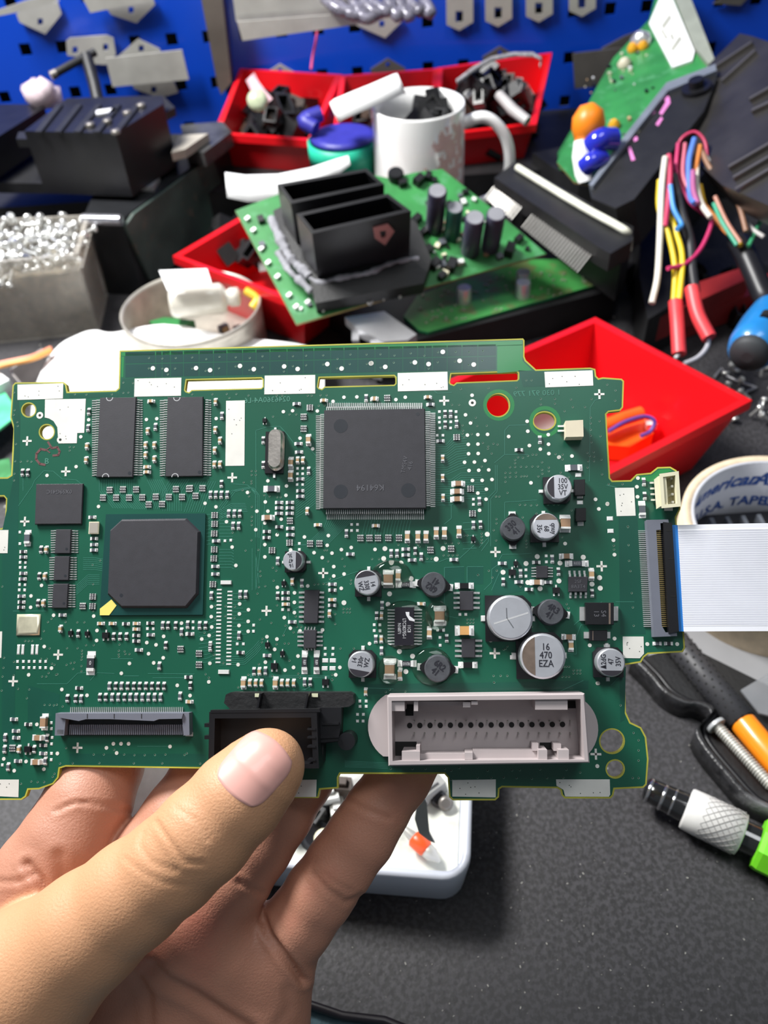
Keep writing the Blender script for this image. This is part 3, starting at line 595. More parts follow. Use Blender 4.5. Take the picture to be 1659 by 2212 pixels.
# crystals
m=MB(); u,v=B(593,968,.0035); w2=.0022; hl2=.0036
def stad(w,l,z,n=12): return [(u+w*math.cos(t*math.pi/n),v+l+w*math.sin(t*math.pi/n),z) for t in range(n+1)]+[(u-w*math.cos(t*math.pi/n),v-l-w*math.sin(t*math.pi/n),z) for t in range(n+1)]
m.loft([stad(w2,hl2,.0006),stad(w2,hl2,.0012),stad(w2*.84,hl2,.0013),stad(w2*.84,hl2,.0030),stad(w2*.74,hl2,.0035)],0,True)
c=m.build('crystal_oscillator',[M('nickel_can',(.62,.57,.52),.3,.85,.12,300,.1,900)],board); c['label']='oval silver crystal can'
m=MB(); uu,vv=B(594,978); m.box((uu,vv,.0003),(.0052,.0118,.0006)); m.build('base_plate',[BLK],c)
m=MB(); m.box((uu,vv+.0064,.0002),(.0006,.0014,.0003)); m.box((uu,vv-.0064,.0002),(.0006,.0014,.0003)); m.build('terminals',[TINW],c)
m=MB(); uu,vv=B(202,1140,.001); m.box((uu,vv,.0005),(.0026,.0032,.001),0,top=.93); m.box((uu,vv,.0006),(.0028,.0034,.0006),1); c=m.build('small_crystal',[M('crystal_lid',(.66,.60,.52),.35,.6),CREAM],board)
# ---------------------------------------------------------------- electrolytic capacitors
def ecap(x,y,rpx,h,lines,rot,size,bandang,bandfrac,bandmat,termdir,label,lpos=(0,0),sp=1.0):
    r=rpx/8*mm; u,v=B(x,y,h)
    m=MB(); m.lathe([(r*.92,.0012),(r*1.0,.0017),(r*.95,.0021),(r,.0026),(r,h-.0006),(r*.97,h-.0002),(r*.90,h)],36,(u,v),0,True)
    for f in m.s[-1:]: pass
    c=m.build('electrolytic_capacitor',[ALU],board); c['label']=label
    b=MB(); k=r*1.06; ch_=k*.35
    b.prism([(u-k,v-k+ch_*0),(u+k,v-k),(u+k,v+k-ch_),(u+k-ch_,v+k),(u-k+ch_,v+k),(u-k,v+k-ch_)] if termdir=='v' else [(u-k,v-k),(u+k-ch_,v-k),(u+k,v-k+ch_),(u+k,v+k-ch_),(u+k-ch_,v+k),(u-k,v+k)],.0001,.0015,0); b.build('base_block',[BLK],c)
    t=MB()
    for s_ in (-1,1):
        if termdir=='v': t.box((u,v+s_*(k+.0003),.0002),(r*.28,.0016,.0004),0,top=.8)
        else: t.box((u+s_*(k+.0003),v,.0002),(.0016,r*.28,.0004),0,top=.8)
    t.build('terminals',[TINW],c)
    if bandfrac:
        a=math.acos(bandfrac); b=MB(); rr=r*.91
        b.prism([(u+rr*math.cos(bandang*D2R+a*(k/12.)),v+rr*math.sin(bandang*D2R+a*(k/12.))) for k in range(-12,13)],h,h+.00003,0); b.build('polarity_band',[bandmat],c)
    if lines: text('marking',lines,size,INK,c,Matrix.Translation((u+lpos[0],v+lpos[1],h+.00003))@Matrix.Rotation(rot*D2R,4,'Z'),bold=.00002,wide=.85,sp=sp)
    return c
ecap(1208,1052,27,.0062,'100\n35V\nVT',0,.0019,180,.42,BAND,'h','aluminium can capacitor marked 100 35V VT',(.0009,.0000),.85)
ecap(1180,1136,28,.0060,'qnuy\n68\n35v',-90,.0018,90,.5,BANDB,'v','aluminium can capacitor marked 68 35v',(0,-.0007),1.0)
ecap(632,1210.5,21.5,.0054,'16\n47\n3L',-170,.0014,0,.35,BAND,'h','smallest aluminium can capacitor at the board middle',(-.0005,0),.95)
ecap(792,1258,26.5,.0055,'14\n330J\nWZ',-78,.0017,100,.5,BAND,'v','aluminium can capacitor marked 330J WZ with band at top',(0,-.0007),.95)
ecap(779,1435,27,.0055,'14\n330r\nWZ',80,.0017,-100,.5,BAND,'v','aluminium can capacitor marked 330 WZ with band at bottom',(0,.0007),.95)
ecap(1320,1431.5,28.5,.0055,'\u03942dG\n47\n35V',90,.0018,-90,.6,BAND,'v','aluminium can capacitor marked 47 35V at the board edge',(0,.0003),1.0)
ecap(1173,1417.5,45,.0100,'16\n470\nEZA',0,.0024,180,.38,BANDB,'h','large aluminium can capacitor marked 16 470 EZA',(.0007,.0002),.85)
c=ecap(1102.5,1334,45,.0100,'',0,.002,180,0,BANDB,'h','large unmarked aluminium can capacitor with scored vent lines')
m=MB(); m.strip([B(1068,1347,.01),B(1140,1324,.01)],.0004,.01); c2=m.build('vent_score',[M('bright_score',(.95,.95,.97),.2,.5)],c)
m=MB(); m.strip([B(1094,1314,.01),B(1095,1335,.01),B(1109,1356,.01)],.00025,.01); m.build('vent_score',[ALUS],c)
# inductors
def inductor(x,y,rpx,h,s_,rot,label,ang):
    r=rpx/8*mm; u,v=B(x,y,h); m=MB()
    m.lathe([(r*1.02,.0001),(r*1.02,.0012),(r*.97,.0014),(r*.97,h-.0003),(r*.9,h)],28,(u,v),0,True); 
    c=m.build('power_inductor',[IND],board); c['label']=label
    b=MB(); ca,sa=math.cos(ang*D2R),math.sin(ang*D2R)
    for s2 in (-1,1): b.loft([[(u+s2*(ca*dx*r)-sa*dy*r*s2,v+s2*(sa*dx*r)+ca*dy*r*s2,z) for dx,dy in ((.5,-.86),(1.32,-.16),(1.32,.16),(.5,.86))] for z in (.0001,.0018)],0,False)
    b.build('flange',[BLK],c)
    b=MB()
    for s2 in (-1,1): b.box((u+s2*ca*r*1.35,v+s2*sa*r*1.35,.0003),(.0012,.0018,.0006),0,rz=ang*D2R)
    b.build('terminals',[TINW],c)
    text('marking',s_,.0023,INK,c,Matrix.Translation((u,v,h+.00003))@Matrix.Rotation(rot*D2R,4,'Z'),bold=.00006,wide=.85,sp=.85)
inductor(1109,1141,26,.0042,'330\n41',42,'round grey inductor marked 330 41',-90)
inductor(936.5,1262,26.5,.0042,'6R2\n41',146,'round grey inductor marked 6R2 above the controller chip',-8)
inductor(945,1444.5,28,.0042,'6R2\n41',-38,'round grey inductor marked 6R2 below the controller chip',-4)
inductor(1191,1322,27,.0042,'4R3\n41',-33,'round grey inductor marked 4R3 41',-8)
# clear flux puddles over the power stage
GEL=M('clear_resin',(.93,.97,.93),.04,0,0,50,trans=1,ior=1.35)
for x,y,rx,ry,h in ((845,1240,42,30,.0026),(875,1350,60,52,.0012),(945,1330,26,32,.0024),(842,1447,26,30,.0024),(933,1440,42,40,.0010)):
    u,v=B(x,y); m=MB(); a=rx/8*mm; b=ry/8*mm
    m.loft([[(u+a*math.cos(k*math.pi/12)*s_,v+b*math.sin(k*math.pi/12)*s_,z) for k in range(24)] for s_,z in ((1,.00006),(.96,h*.35),(.86,h*.7),(.6,h*.93),(.25,h))],0,True); m.build('resin_dome',[GEL],board)
# ---------------------------------------------------------------- connectors
# small white two-pin block
m=MB(); m.prism(BP([(1221,910),(1259,908),(1260,944),(1222,945)],.0035),.0002,.0040,0); c=m.build('two_pin_connector',[M('ivory_plastic',(.72,.64,.48),.5)],board); c['label']='small ivory two-pin connector'
m=MB(); [m.box((*B(1213,y),.0006),(.0022,.0005,.0004)) for y in (922,932)]; m.build('contacts',[TIN],c)
# four-pin cream header
h=.0062; m=MB(); X0,X1,Y0,Y1=1424,1469,1020,1097
a=BP([(1424,1024),(1466,1018),(1471,1094),(1429,1098)],h); ai=inset(a,.0009)
lo=[(x,y,.0002) for x,y in BP([(1424,1024),(1466,1018),(1471,1094),(1429,1098)])]; 
m.loft([lo,[(x,y,h) for x,y in a],[(x,y,h) for x,y in ai],[(x,y,.0015) for x,y in ai]],0,False); c=m.build('header_connector',[CREAM],board); c['label']='cream four-pin header at the right edge'
m=MB(); m.prism(BP([(1420,1030),(1437,1026),(1441,1092),(1425,1095)],.005),.0012,.0058,0); m.prism(BP([(1434,1096),(1452,1095),(1452,1104),(1434,1104)]),.0001,.0006,1); m.build('housing_wall',[CREAM,TIN],c)
for k in range(4):
    u,v=B(1450+k*.8,1034+k*17,.004); m=MB(); m.box((u,v,.003),(.0006,.0006,.003)); uu,vv=B(1413+k*.9,1044+k*12.3); m.box((uu,vv,.0006),(.0026,.0005,.0005)); m.build('contact',[TIN],c)
# right ribbon socket (rotated)
h=.0028; m=MB(); m.prism(BP([(1395.5,1124),(1442,1123),(1443,1130),(1425,1131),(1426,1145),(1416,1146),(1428,1352),(1436,1366),(1460,1366),(1461,1374),(1411,1376)],.002),.0001,h,0); 
c=m.build('ribbon_socket',[FFCG],board); c['label']='tall slate ribbon cable socket at the right edge'
m=MB(); m.prism(BP([(1415,1146),(1430,1146),(1442,1352),(1427,1352)],.001),.0001,.0015,0); m.build('contact_bed',[BLK],c)
m=MB(); m.prism(BP([(1432,1128),(1451,1130),(1466,1364),(1444,1368)],.003),.0012,.0034,0)
for y_ in (1145,1206,1287): m.prism(BP(rect(1438+(y_-1130)*.063,y_,1450+(y_-1130)*.063,y_+2),.0034),.0034,.00345,1)
m.build('latch',[BLK,HOLE],c)
m=MB(); m2=MB(); n=50
for k in range(n):
    t=k/(n-1); y=1147+t*206; u,v=B(1390+t*12,y,.0002); m.box((u-.0003,v,.0003),(.0022,.00023,.0002)); u,v=B(1421+t*12,y,.0015); m2.box((u,v,.0016),(.0016,.00022,.0002))
    m.box(((*B(1434+t*14,y,.0018),.0020)),(.0016,.00026,.0003),1)
tag(m.build('pins',[TIN,BLK],c),kind='stuff'); tag(m2.build('gold_contacts',[M('gold_contact',(.75,.55,.22),.35,.8)],c),kind='stuff')
# bottom left ribbon socket
h=.0030; m=MB(); q=BP([(124,1540),(411,1539),(412,1587),(399,1588),(396,1548),(146,1549),(142,1588),(122,1588)],.002); m.prism(q,.0001,h,0); c=m.build('ribbon_socket',[FFCG],board); c['label']='wide slate ribbon cable socket at the bottom left'
m=MB(); m.prism(BP([(140,1552),(400,1551),(400,1588),(140,1589)],.001),.0001,.0009,0); m.build('contact_bed',[BLK],c)
m=MB(); m.prism(BP([(127,1541),(397,1541),(394,1552),(345,1553),(334,1557),(240,1553),(188,1553),(172,1557),(132,1550)],.003),.002,.0036,0)
for x_ in (188,246,305): m.prism(BP(rect(x_,1542,x_+1.5,1552),.0036),.0036,.00365,1)
m.build('latch',[FFCG,HOLE],c)
m=MB(); n=60
for k in range(n):
    x=154+k*(241/(n-1)); u,v=B(x,1533); m.box((u,v-.0002,.0003),(.00024,.0018,.0002)); 
    if k>0: m.box((*B(148+k*(246/(n-1)),1576,.0014),.0013),(.00026,.0026,.0008),1)
tag(m.build('pins',[TIN,FFCG],c),kind='stuff')
m=MB(); m.box((*B(136,1580,.0015),.0015),(.0018,.0012,.003)); m.build('clip',[TIN],c); m=MB(); m.box((*B(409,1586,.0005),.0004),(.002,.001,.0006)); m.build('clip',[TIN],c)
# big grey connector
gc=bpy.data.objects.new('connector_housing',None)
h=.0125
def rr(x0,y0,x1,y1,w): return BP(rect(x0,y0,x1,y1),w)
m=MB()
fl=[]; u0_,v0_=B(1042,1578); 
ru=.0312; rv=.0107
for k in range(48):
    a=2*math.pi*k/48; ex=math.copysign(abs(math.cos(a))**.55,math.cos(a)); ey=math.copysign(abs(math.sin(a))**.9,math.sin(a)); pass
fl=BP([(875+80*math.cos(a*D2R),1569-80*math.sin(a*D2R)) for a in range(122,239,8)]+[(1214+78*math.cos(a*D2R),1575-78*math.sin(a*D2R)) for a in range(-58,59,8)],.002); m.prism(fl,.0001,.0022,0); c=m.build('grey_connector',[GREYP],board); c['label']='big pale grey multi-pin connector with a rectangular mouth'
O=BP([(836,1503),(1263,1498),(1274,1648),(839,1655)],h); I=BP([(846,1514),(1254,1510),(1263,1641),(848,1644)],h); fz=.0030
# outer wall: straight tube
m=MB(); m.loft([[(x,y,.0022) for x,y in O],[(x,y,h-.0003) for x,y in O],[(x,y,h) for x,y in inset(O,.0003)],[(x,y,h) for x,y in I],[(x,y,fz) for x,y in I]],0,False,cap0=False,cap1=True); m.build('shroud',[GREYP],c)
m=MB()
def blk(x0,y0,x1,y1,z0,z1,mi=0): m.prism(BP(rect(x0,y0,x1,y1),z1),z0,z1,mi)
blk(846,1514,874,1536,fz,h-.0006); blk(894,1514,903,1536,fz,h-.0006); blk(1156,1510,1226,1533,fz,h-.0008); blk(1000,1516,1016,1528,fz,h-.001); 
blk(903,1515,1000,1524,fz,.009); blk(1018,1515,1032,1522,fz,h-.0005)
blk(868,1623,907,1644,fz,h-.0006); blk(905,1628,1010,1641,fz,.0095); blk(1004,1626,1021,1641,fz,h-.001); blk(1021,1620,1165,1638,fz,.0085); 
blk(1163,1620,1182,1643,fz,h-.0006); blk(1206,1620,1229,1643,fz,h-.0006); blk(1150,1606,1163,1622,fz,.009); blk(1196,1607,1212,1622,fz,.009); blk(899,1610,907,1626,fz,h-.0015)
m.build('keying_ribs',[GREYP],c)
m=MB(); 
def blkd(x0,y0,x1,y1): m.prism(BP(rect(x0,y0,x1,y1),fz+.0001),fz,fz+.0002,0)
blkd(876,1522,893,1546); blkd(850,1602,900,1636); blkd(1166,1604,1196,1619); blkd(1226,1514,1252,1530)
m.build('recesses',[HOLE],c)
for k in range(16):
    x=885+k*22; y=1567-k*.15; u,v=B(x,y,fz); mm_=MB(); mm_.cyl((u,v),.00068,fz,fz+.0002,12); mm_.build('contact_hole',[HOLE],c)
m=MB()
for k in range(16):
    for dy in (-10,16): 
        x=895+k*22.4; u,v=B(x,1567+dy,fz); m.cyl((u,v),.0002,fz,fz+.0022,8,0)
tag(m.build('contact_pins',[M('dull_pin',(.35,.33,.30),.35,.7)],c),kind='stuff')
# black connector under the thumb
c=bpy.data.objects.new('black_connector',None); COL.objects.link(c); c.parent=board; c['label']='black automotive connector with an open mouth under the thumb'
m=MB(); q=[(490,1500),(500,1495),(755,1495),(764,1500),(764,1520),(755,1526),(738,1528),(736,1600),(700,1606),(698,1648),(500,1648),(498,1530),(486,1518)]; m.prism(BP(q,.004),.0001,.0050,0); m.build('base_flange',[BLKM],c)
m=MB(); 
h=.0115; O=BP([(452,1538),(684,1536),(689,1660),(450,1660)],h); I=BP([(464,1552),(672,1550),(676,1650),(462,1650)],h)
m.loft([[(x,y,.005) for x,y in O],[(x,y,h) for x,y in O],[(x,y,h) for x,y in I],[(x,y,.0055) for x,y in I]],0,False,False,True); m.build('shroud',[BLK],c)
m=MB(); 
for x in (560,663): m.prism(BP([(x,1498),(x+4,1498),(x-2,1530),(x-6,1530)],.008),.005,.008,0)
m.prism(BP([(455,1534),(690,1531),(692,1538),(455,1540)],.0115),.009,.0116,0); 
for y in (1562,1588): m.prism(BP(rect(444,y,456,y+8),.009),.007,.010,0)
for y in (1573,1591,1611,1640): m.prism(BP(rect(664,y,682,y+4),.0115),.008,.0117,0)
m.prism(BP([(686,1528),(738,1528),(738,1560),(732,1600),(690,1604)],.006),.005,.0068,0)
m.prism(BP([(696,1561),(732,1560),(732,1565),(696,1566)],.0072),.0068,.0074,0); m.prism(BP([(680,1590),(732,1588),(732,1593),(680,1596)],.0072),.0068,.0074,0)
m.cyl(B(752,1598,.003),.0022,.0001,.0065,20,0)
m.build('ribs',[BLK],c)
for x in (557,680): m=MB(); m.box((*B(x,1502,.0055),.0052),(.0016,.0009,.0006)); m.build('clip',[M('cream_clip',(.6,.6,.42),.5)],c)
# pen marking and green etched numbers
btext('0246360A4-L6',577,864,0,.0022,1,INKS,board,mirror=True); btext('1 030 971 779',1160,850,0,.0022,1,INKS,board,mirror=True)
m=MB(); PEN=M('red_brown_pen',(.13,.05,.05),.5)
m.strip([B(x,y) for x,y in ((98,972),(88,970),(79,980),(78,992),(86,1002),(97,1004))],.00065,.00004,0); m.strip([B(x,y) for x,y in ((104,955),(112,968),(124,966),(129,975),(126,983),(115,984))],.0006,.00004,0); m.strip([B(x,y) for x,y in ((110,965),(100,972),(108,978))],.0003,.00004,0)
m.build('pen_scribble',[PEN],board)
btext('B',101,997,0,.0024,0,INKS,board)
# ribbon cable leaving the right socket: a white flat cable
RIB=M('white_ribbon',(0.86,0.87,0.93),.35,0,.02,50); RIBL=M('ribbon_line_grey',(.70,.71,.79),.4); BLUE=M('blue_stiffener',(0.02,0.20,0.62),.45)
c=bpy.data.objects.new('ribbon_cable',None); COL.objects.link(c); c.parent=board; c['label']='wide white flat ribbon cable with a blue end strip'
a0,a1=B(1452,1134,.003),B(1466,1364,.003); b0,b1=B(1464,1134,.003),B(1477,1364,.003)
m=MB(); m.loft([[(*p,z) for p in (a0,b0,b1,a1)] for z in (.0024,.0029)],0,False); m.build('blue_stiffener',[BLUE],c)
prof=[]; 
for k in range(26):
    t=k/25
    if t<.62: s_=t/.62*.0225; z=.0028+.0012*math.sin(t/.62*math.pi/2); prof.append((s_,z))
    else:
        a=(t-.62)/.38; prof.append((.0225+.020*a-0*a*a,.0040-.0085*a*a*(1.6-.6*a)))
ev=(Vector(b1)-Vector(b0)); eu=Vector((ev.y*-1,ev.x)).normalized(); eu = eu if eu.x>0 else -eu
m=MB(); n=46
rings=[]
for s_,z in prof:
    p0=Vector(b0)+eu*s_; p1=Vector(b1)+eu*s_; top=[];bot=[]
    for j in range(n*2+1):
        t=j/(n*2); p=p0.lerp(p1,t); zz=z+(0.00006 if (j%2 and 4<j<n*2-4) else 0); top.append((p.x,p.y,zz+.00012))
    rings.append(top+[(p1.x,p1.y,z-.0001),(p0.x,p0.y,z-.0001)])
m.loft(rings,0,False); m.build('flat_cable',[RIB],c)
m=MB()
for j in range(3,n-2):
    t=(j)/n; 
    for (s0,z0),(s1,z1) in zip(prof,prof[1:]):
        p=Vector(b0).lerp(Vector(b1),t); q0=p+eu*s0; q1=p+eu*s1; w=Vector((0,.00011)); m.add([(q0.x,q0.y+w.y,z0+.0002),(q0.x,q0.y-w.y,z0+.0002),(q1.x,q1.y-w.y,z1+.0002),(q1.x,q1.y+w.y,z1+.0002)],[(0,1,2,3)],0)
tag(m.build('conductor_lines',[RIBL],c),kind='stuff')
# ================================================================ the hand: one smooth surface grown from tapered limbs
SKIN=M('skin',(.50,.235,.155),.50,0,.14,26,.30,1700,sss=.10,dirt=(.53,.20,.135),dsc=22,dth=.55)
NAIL=M('nail',(.72,.38,.33),.38,0,.06,60,coat=.15)
NAILT=M('nail_free_edge',(.86,.74,.62),.35)
CREASE=SKIN
def HP(x,y,d): return np.array(((x-CX)/FPX*d,-(y-CY)/FPX*d,-d))
def limb(*pts): return [(HP(x,y,d),r) for x,y,d,r in pts]
THUMB=limb((584,1648,196,7.6),(566,1668,195.5,9.2),(515,1722,195,10.6),(440,1802,194,11.2),(370,1868,195,11.3),(290,1930,197,12.2),(190,2010,199,13.6),(60,2120,203,17.5),(-80,2260,210,22))
INDEX=limb((235,1560,238,9.5),(222,1655,234,10.8),(190,1735,229,11.6),(150,1815,226,12.6),(100,1890,225,13.4),(50,1975,226,15))
MIDDLE=limb((500,1590,240,9),(452,1670,234,9.8),(392,1770,229,10.6),(330,1860,226,11.6),(270,1960,227,13.5))
RING=limb((700,1590,238,8.6),(648,1680,233,9.0),(598,1755,229,9.6),(550,1826,227,9.9),(500,1890,226,10.8),(420,1990,227,13.5))
PINKY=limb((925,1590,233,7.6),(862,1680,229,8.3),(812,1754,228,8.4),(780,1806,227.5,8.9),(735,1868,227,9.0),(690,1930,227.5,9.2),(648,1990,228.5,9.3),(600,2062,231,10.2),(560,2120,233,12))
PALM=[limb((50,1985,228,15),(150,1975,230,13.5),(270,1990,230,13),(400,2010,230,13),(500,2045,231,13),(566,2118,232,12)),
 limb((566,2125,232,11.8),(556,2210,231,13.5),(520,2330,230,16),(440,2480,232,18)),
 limb((420,1990,230,12),(400,2150,236,15),(360,2350,240,18)),limb((270,1990,231,13),(250,2180,240,16),(230,2380,242,18)),
 limb((60,2000,231,14),(60,2200,238,18),(90,2400,240,20)),limb((-80,2260,212,20),(100,2390,226,20),(240,2480,236,22))]
def seg(Pg,a,ra,b,rb):
    ab=b-a; t=np.clip(((Pg-a)@ab)/(ab@ab),0,1).astype(np.float32)
    q=Pg-a-t[...,None]*ab.astype(np.float32)
    return np.sqrt((q*q).sum(-1))-(ra+(rb-ra)*t)
def smin(a,b,k):
    h=np.maximum(k-np.abs(a-b),0)/k; return np.minimum(a,b)-h*h*k*.25
def limbsdf(Pg,L,k=2.5):
    d=None
    for (a,ra),(b,rb) in zip(L,L[1:]):
        e=seg(Pg,a,ra,b,rb); d=e if d is None else smin(d,e,k)
    return d
def hand_sdf(Pg):
    Pg=Pg.astype(np.float32)
    f=None
    for L,k in ((INDEX,1.2),(MIDDLE,1.2),(RING,1.2),(PINKY,1.2)):
        d=limbsdf(Pg,L); f=d if f is None else smin(f,d,k)
    p=None
    for L in PALM:
        d=limbsdf(Pg,L,5); p=d if p is None else smin(p,d,7)
    d=smin(f,p,4.5)
    return smin(d,limbsdf(Pg,THUMB),2.5)
hs=0.8; lo=np.array([-106.,-150.,-258.]); hi=np.array([16.,-44.,-180.])
nx,ny,nz=[int((hi[i]-lo[i])/hs)+1 for i in range(3)]
D=np.empty((nx,ny,nz),np.float32)
ys,zs=np.meshgrid(lo[1]+np.arange(ny)*hs,lo[2]+np.arange(nz)*hs,indexing='ij')
for i0 in range(0,nx,24):
    i1=min(nx,i0+24); xs=lo[0]+np.arange(i0,i1)*hs
    Pg=np.empty((i1-i0,ny,nz,3),np.float32); Pg[...,0]=xs[:,None,None]; Pg[...,1]=ys; Pg[...,2]=zs
    D[i0:i1]=hand_sdf(Pg)
def surface_nets(D,lo,h):
    s=D<0; nx,ny,nz=D.shape; c=[(i,j,k) for i in (0,1) for j in (0,1) for k in (0,1)]
    cnt=sum(s[i:nx-1+i,j:ny-1+j,k:nz-1+k].astype(np.int8) for i,j,k in c); cells=(cnt>0)&(cnt<8)
    idx=-np.ones(cells.shape,np.int64); ci=np.argwhere(cells); idx[cells]=np.arange(len(ci))
    acc=np.zeros((len(ci),3)); n=np.zeros(len(ci))
    for a in c:
        for ax in range(3):
            if a[ax]==1: continue
            b=list(a); b[ax]=1
            da=D[ci[:,0]+a[0],ci[:,1]+a[1],ci[:,2]+a[2]]; db=D[ci[:,0]+b[0],ci[:,1]+b[1],ci[:,2]+b[2]]
            m=(da<0)!=(db<0); t=np.where(m,da/np.where(m,da-db,1),0); p=np.tile(np.array(a,float),(len(ci),1)); p[:,ax]+=t
            acc[m]+=p[m]; n+=m
    V=(ci+acc/n[:,None])*h+lo; F=[]
    for ax in range(3):
        u,v=(ax+1)%3,(ax+2)%3
        sl=[slice(None)]*3; s2=[slice(None)]*3; sl[ax]=slice(0,-1); s2[ax]=slice(1,None)
        A=s[tuple(sl)]; Bm=s[tuple(s2)]; e=np.argwhere(A!=Bm); e=e[(e[:,u]>0)&(e[:,v]>0)&(e[:,u]<D.shape[u]-1)&(e[:,v]<D.shape[v]-1)]
        ins=A[e[:,0],e[:,1],e[:,2]]; q=[]
        for du,dv in ((0,0),(-1,0),(-1,-1),(0,-1)):
            f=e.copy(); f[:,u]+=du; f[:,v]+=dv; q.append(idx[f[:,0],f[:,1],f[:,2]])
        q=np.stack(q,1); q[~ins]=q[~ins][:,::-1]; F.append(q[(q>=0).all(1)])
    return V,np.concatenate(F)
V,F=surface_nets(D,lo,hs)
def grad(p,e=.4):
    g=np.stack([hand_sdf(p+np.eye(3)[i]*e)-hand_sdf(p-np.eye(3)[i]*e) for i in range(3)],-1); return g/np.maximum(np.linalg.norm(g,axis=-1,keepdims=True),1e-6)
for _ in range(2):
    g=grad(V); V=V-g*hand_sdf(V)[:,None]*.9
g=grad(V)
# one pass of midpoint refinement where the creases run would be costly; creases are wide enough for this grid
CRE=[([(338,1776),(350,1795),(375,1830),(400,1862),(440,1866)],.34,.6,205),([(270,1855),(300,1880),(345,1905),(400,1915)],.22,.55,205),([(310,1800),(300,1825),(330,1865),(380,1880)],.22,.6,205),([(380,1745),(420,1770),(450,1815)],.15,.6,205),
 ([(120,1752),(165,1733),(220,1740),(275,1752)],.32,.7,235),([(140,1740),(200,1728),(260,1738)],.18,.5,235),
 ([(59,1869),(85,1900),(105,1935),(122,1962)],1.1,1.2,240),([(127,1850),(140,1900),(150,1950)],.6,1.5,240),([(0,1905),(40,1905),(70,1890)],.4,.8,240),
 ([(515,1905),(540,1918),(565,1930)],.5,.8,240),([(568,1985),(580,2018),(610,2060),(654,2118)],1.5,1.0,240),
 ([(752,1728),(790,1750),(840,1768)],.35,.8,240),([(680,1888),(705,1920),(745,1950),(780,1935)],.35,.8,240),([(690,1880),(720,1905),(760,1925)],.2,.6,240),
 ([(330,2090),(360,2120),(420,2150),(480,2190),(540,2225)],1.1,1.6,245),([(300,2110),(320,2150),(325,2212)],.5,1.2,245),([(620,2140),(625,2180),(600,2212)],.3,1.2,245)]
px=V[:,0]/-V[:,2]*FPX+CX; py=-V[:,1]/-V[:,2]*FPX+CY
disp=np.zeros(len(V))
for pl,amp,wid,dmax in CRE:
    best=np.full(len(V),1e9)
    for a,b in zip(pl,pl[1:]):
        a=np.array(a,float); b=np.array(b,float); ab=b-a; Q=np.stack([px,py],1)-a; t=np.clip(Q@ab/(ab@ab),0,1); best=np.minimum(best,np.linalg.norm(Q-t[:,None]*ab,axis=1))
    mmd=best/FPX*(-V[:,2]); front=(g[:,2]>0)&(-V[:,2]<dmax); 
    if dmax<210: front&=(-V[:,2]<200)
    else: front&=(-V[:,2]>206)
    disp+=np.where(front,-amp*np.exp(-(mmd/wid)**2)+amp*.35*np.exp(-((mmd-2*wid)/wid)**2),0)
V=V+g*disp[:,None]
def cam2w(p): p=np.asarray(p)/1000.; return p@np.array([list(cr),list(cu),list(-f0)])+np.array(CP)
tdv=limbsdf(V.astype(np.float32),THUMB); VW=cam2w(V); hc=VW.mean(0)
me=bpy.data.meshes.new('hand'); me.from_pydata((VW-hc).tolist(),[],F.tolist()); me.materials.append(SKIN); me.polygons.foreach_set('use_smooth',[True]*len(me.polygons)); me.update()
# skin tone: tan back of the thumb, pinker palm side
at_=me.color_attributes.new('tone','FLOAT_COLOR','POINT'); wgt=np.clip(1-(tdv-.6)/2.0,0,1)
at_.data.foreach_set('color',np.stack([wgt]*3+[np.ones_like(wgt)],1).astype(np.float32).ravel())
nt=SKIN.node_tree; an=nt.nodes.new('ShaderNodeAttribute'); an.attribute_name='tone'; mxn=nt.nodes.new('ShaderNodeMixRGB'); bs=nt.nodes['Principled BSDF']; src=bs.inputs['Base Color'].links[0].from_socket
nt.links.new(an.outputs['Fac'],mxn.inputs[0]); nt.links.new(src,mxn.inputs[1]); mxn.inputs[2].default_value=(.60,.315,.17,1); nt.links.new(mxn.outputs[0],bs.inputs['Base Color'])
hand=bpy.data.objects.new('hand',me); COL.objects.link(hand); hand.location=hc; tag(hand,'bare left hand gripping the board from below, thumb in front','hand'); OFF[hand.name]=Vector(hc)
# thumb nail: plate laid on the skin
ax=np.array([.66,-.75]); ax/=np.linalg.norm(ax); pe=np.array([-ax[1],ax[0]])   # pixel directions: along the thumb, across
cen=np.array([551.,1660.])
def nailgrid(scale_a,scale_b,lift,a0=-1,a1=1,n=28,m_=24):
    P2=[]; 
    for i in range(n+1):
        a=a0+(a1-a0)*i/n
        wd_=(1-abs(a)**4.5*.55)**.5*(1.0 if a>-.2 else 1.0)
        for j in range(m_+1):
            b=-1+2*j/m_
            aa=a-(.10*(b*b) if a<0 else .16*b*b)*(1 if a>=0 else -1)*abs(a)
            P2.append(cen+ax*aa*scale_a+pe*b*wd_*scale_b)
    P2=np.array(P2); d=np.full(len(P2),180.)
    for _ in range(60):
        p=np.stack([(P2[:,0]-CX)/FPX*d,-(P2[:,1]-CY)/FPX*d,-d],1); d=d+hand_sdf(p)*.7
    p=np.stack([(P2[:,0]-CX)/FPX*d,-(P2[:,1]-CY)/FPX*d,-d],1); gg=grad(p); 
    B_=np.array([-1+2*(k%(m_+1))/m_ for k in range(len(P2))]); A_=np.repeat(np.linspace(a0,a1,n+1),m_+1)
    edge=np.maximum(np.abs(B_),np.abs(A_)); lf=np.where(edge>.93,-.25,lift)
    return p+gg*lf[:,None],n,m_
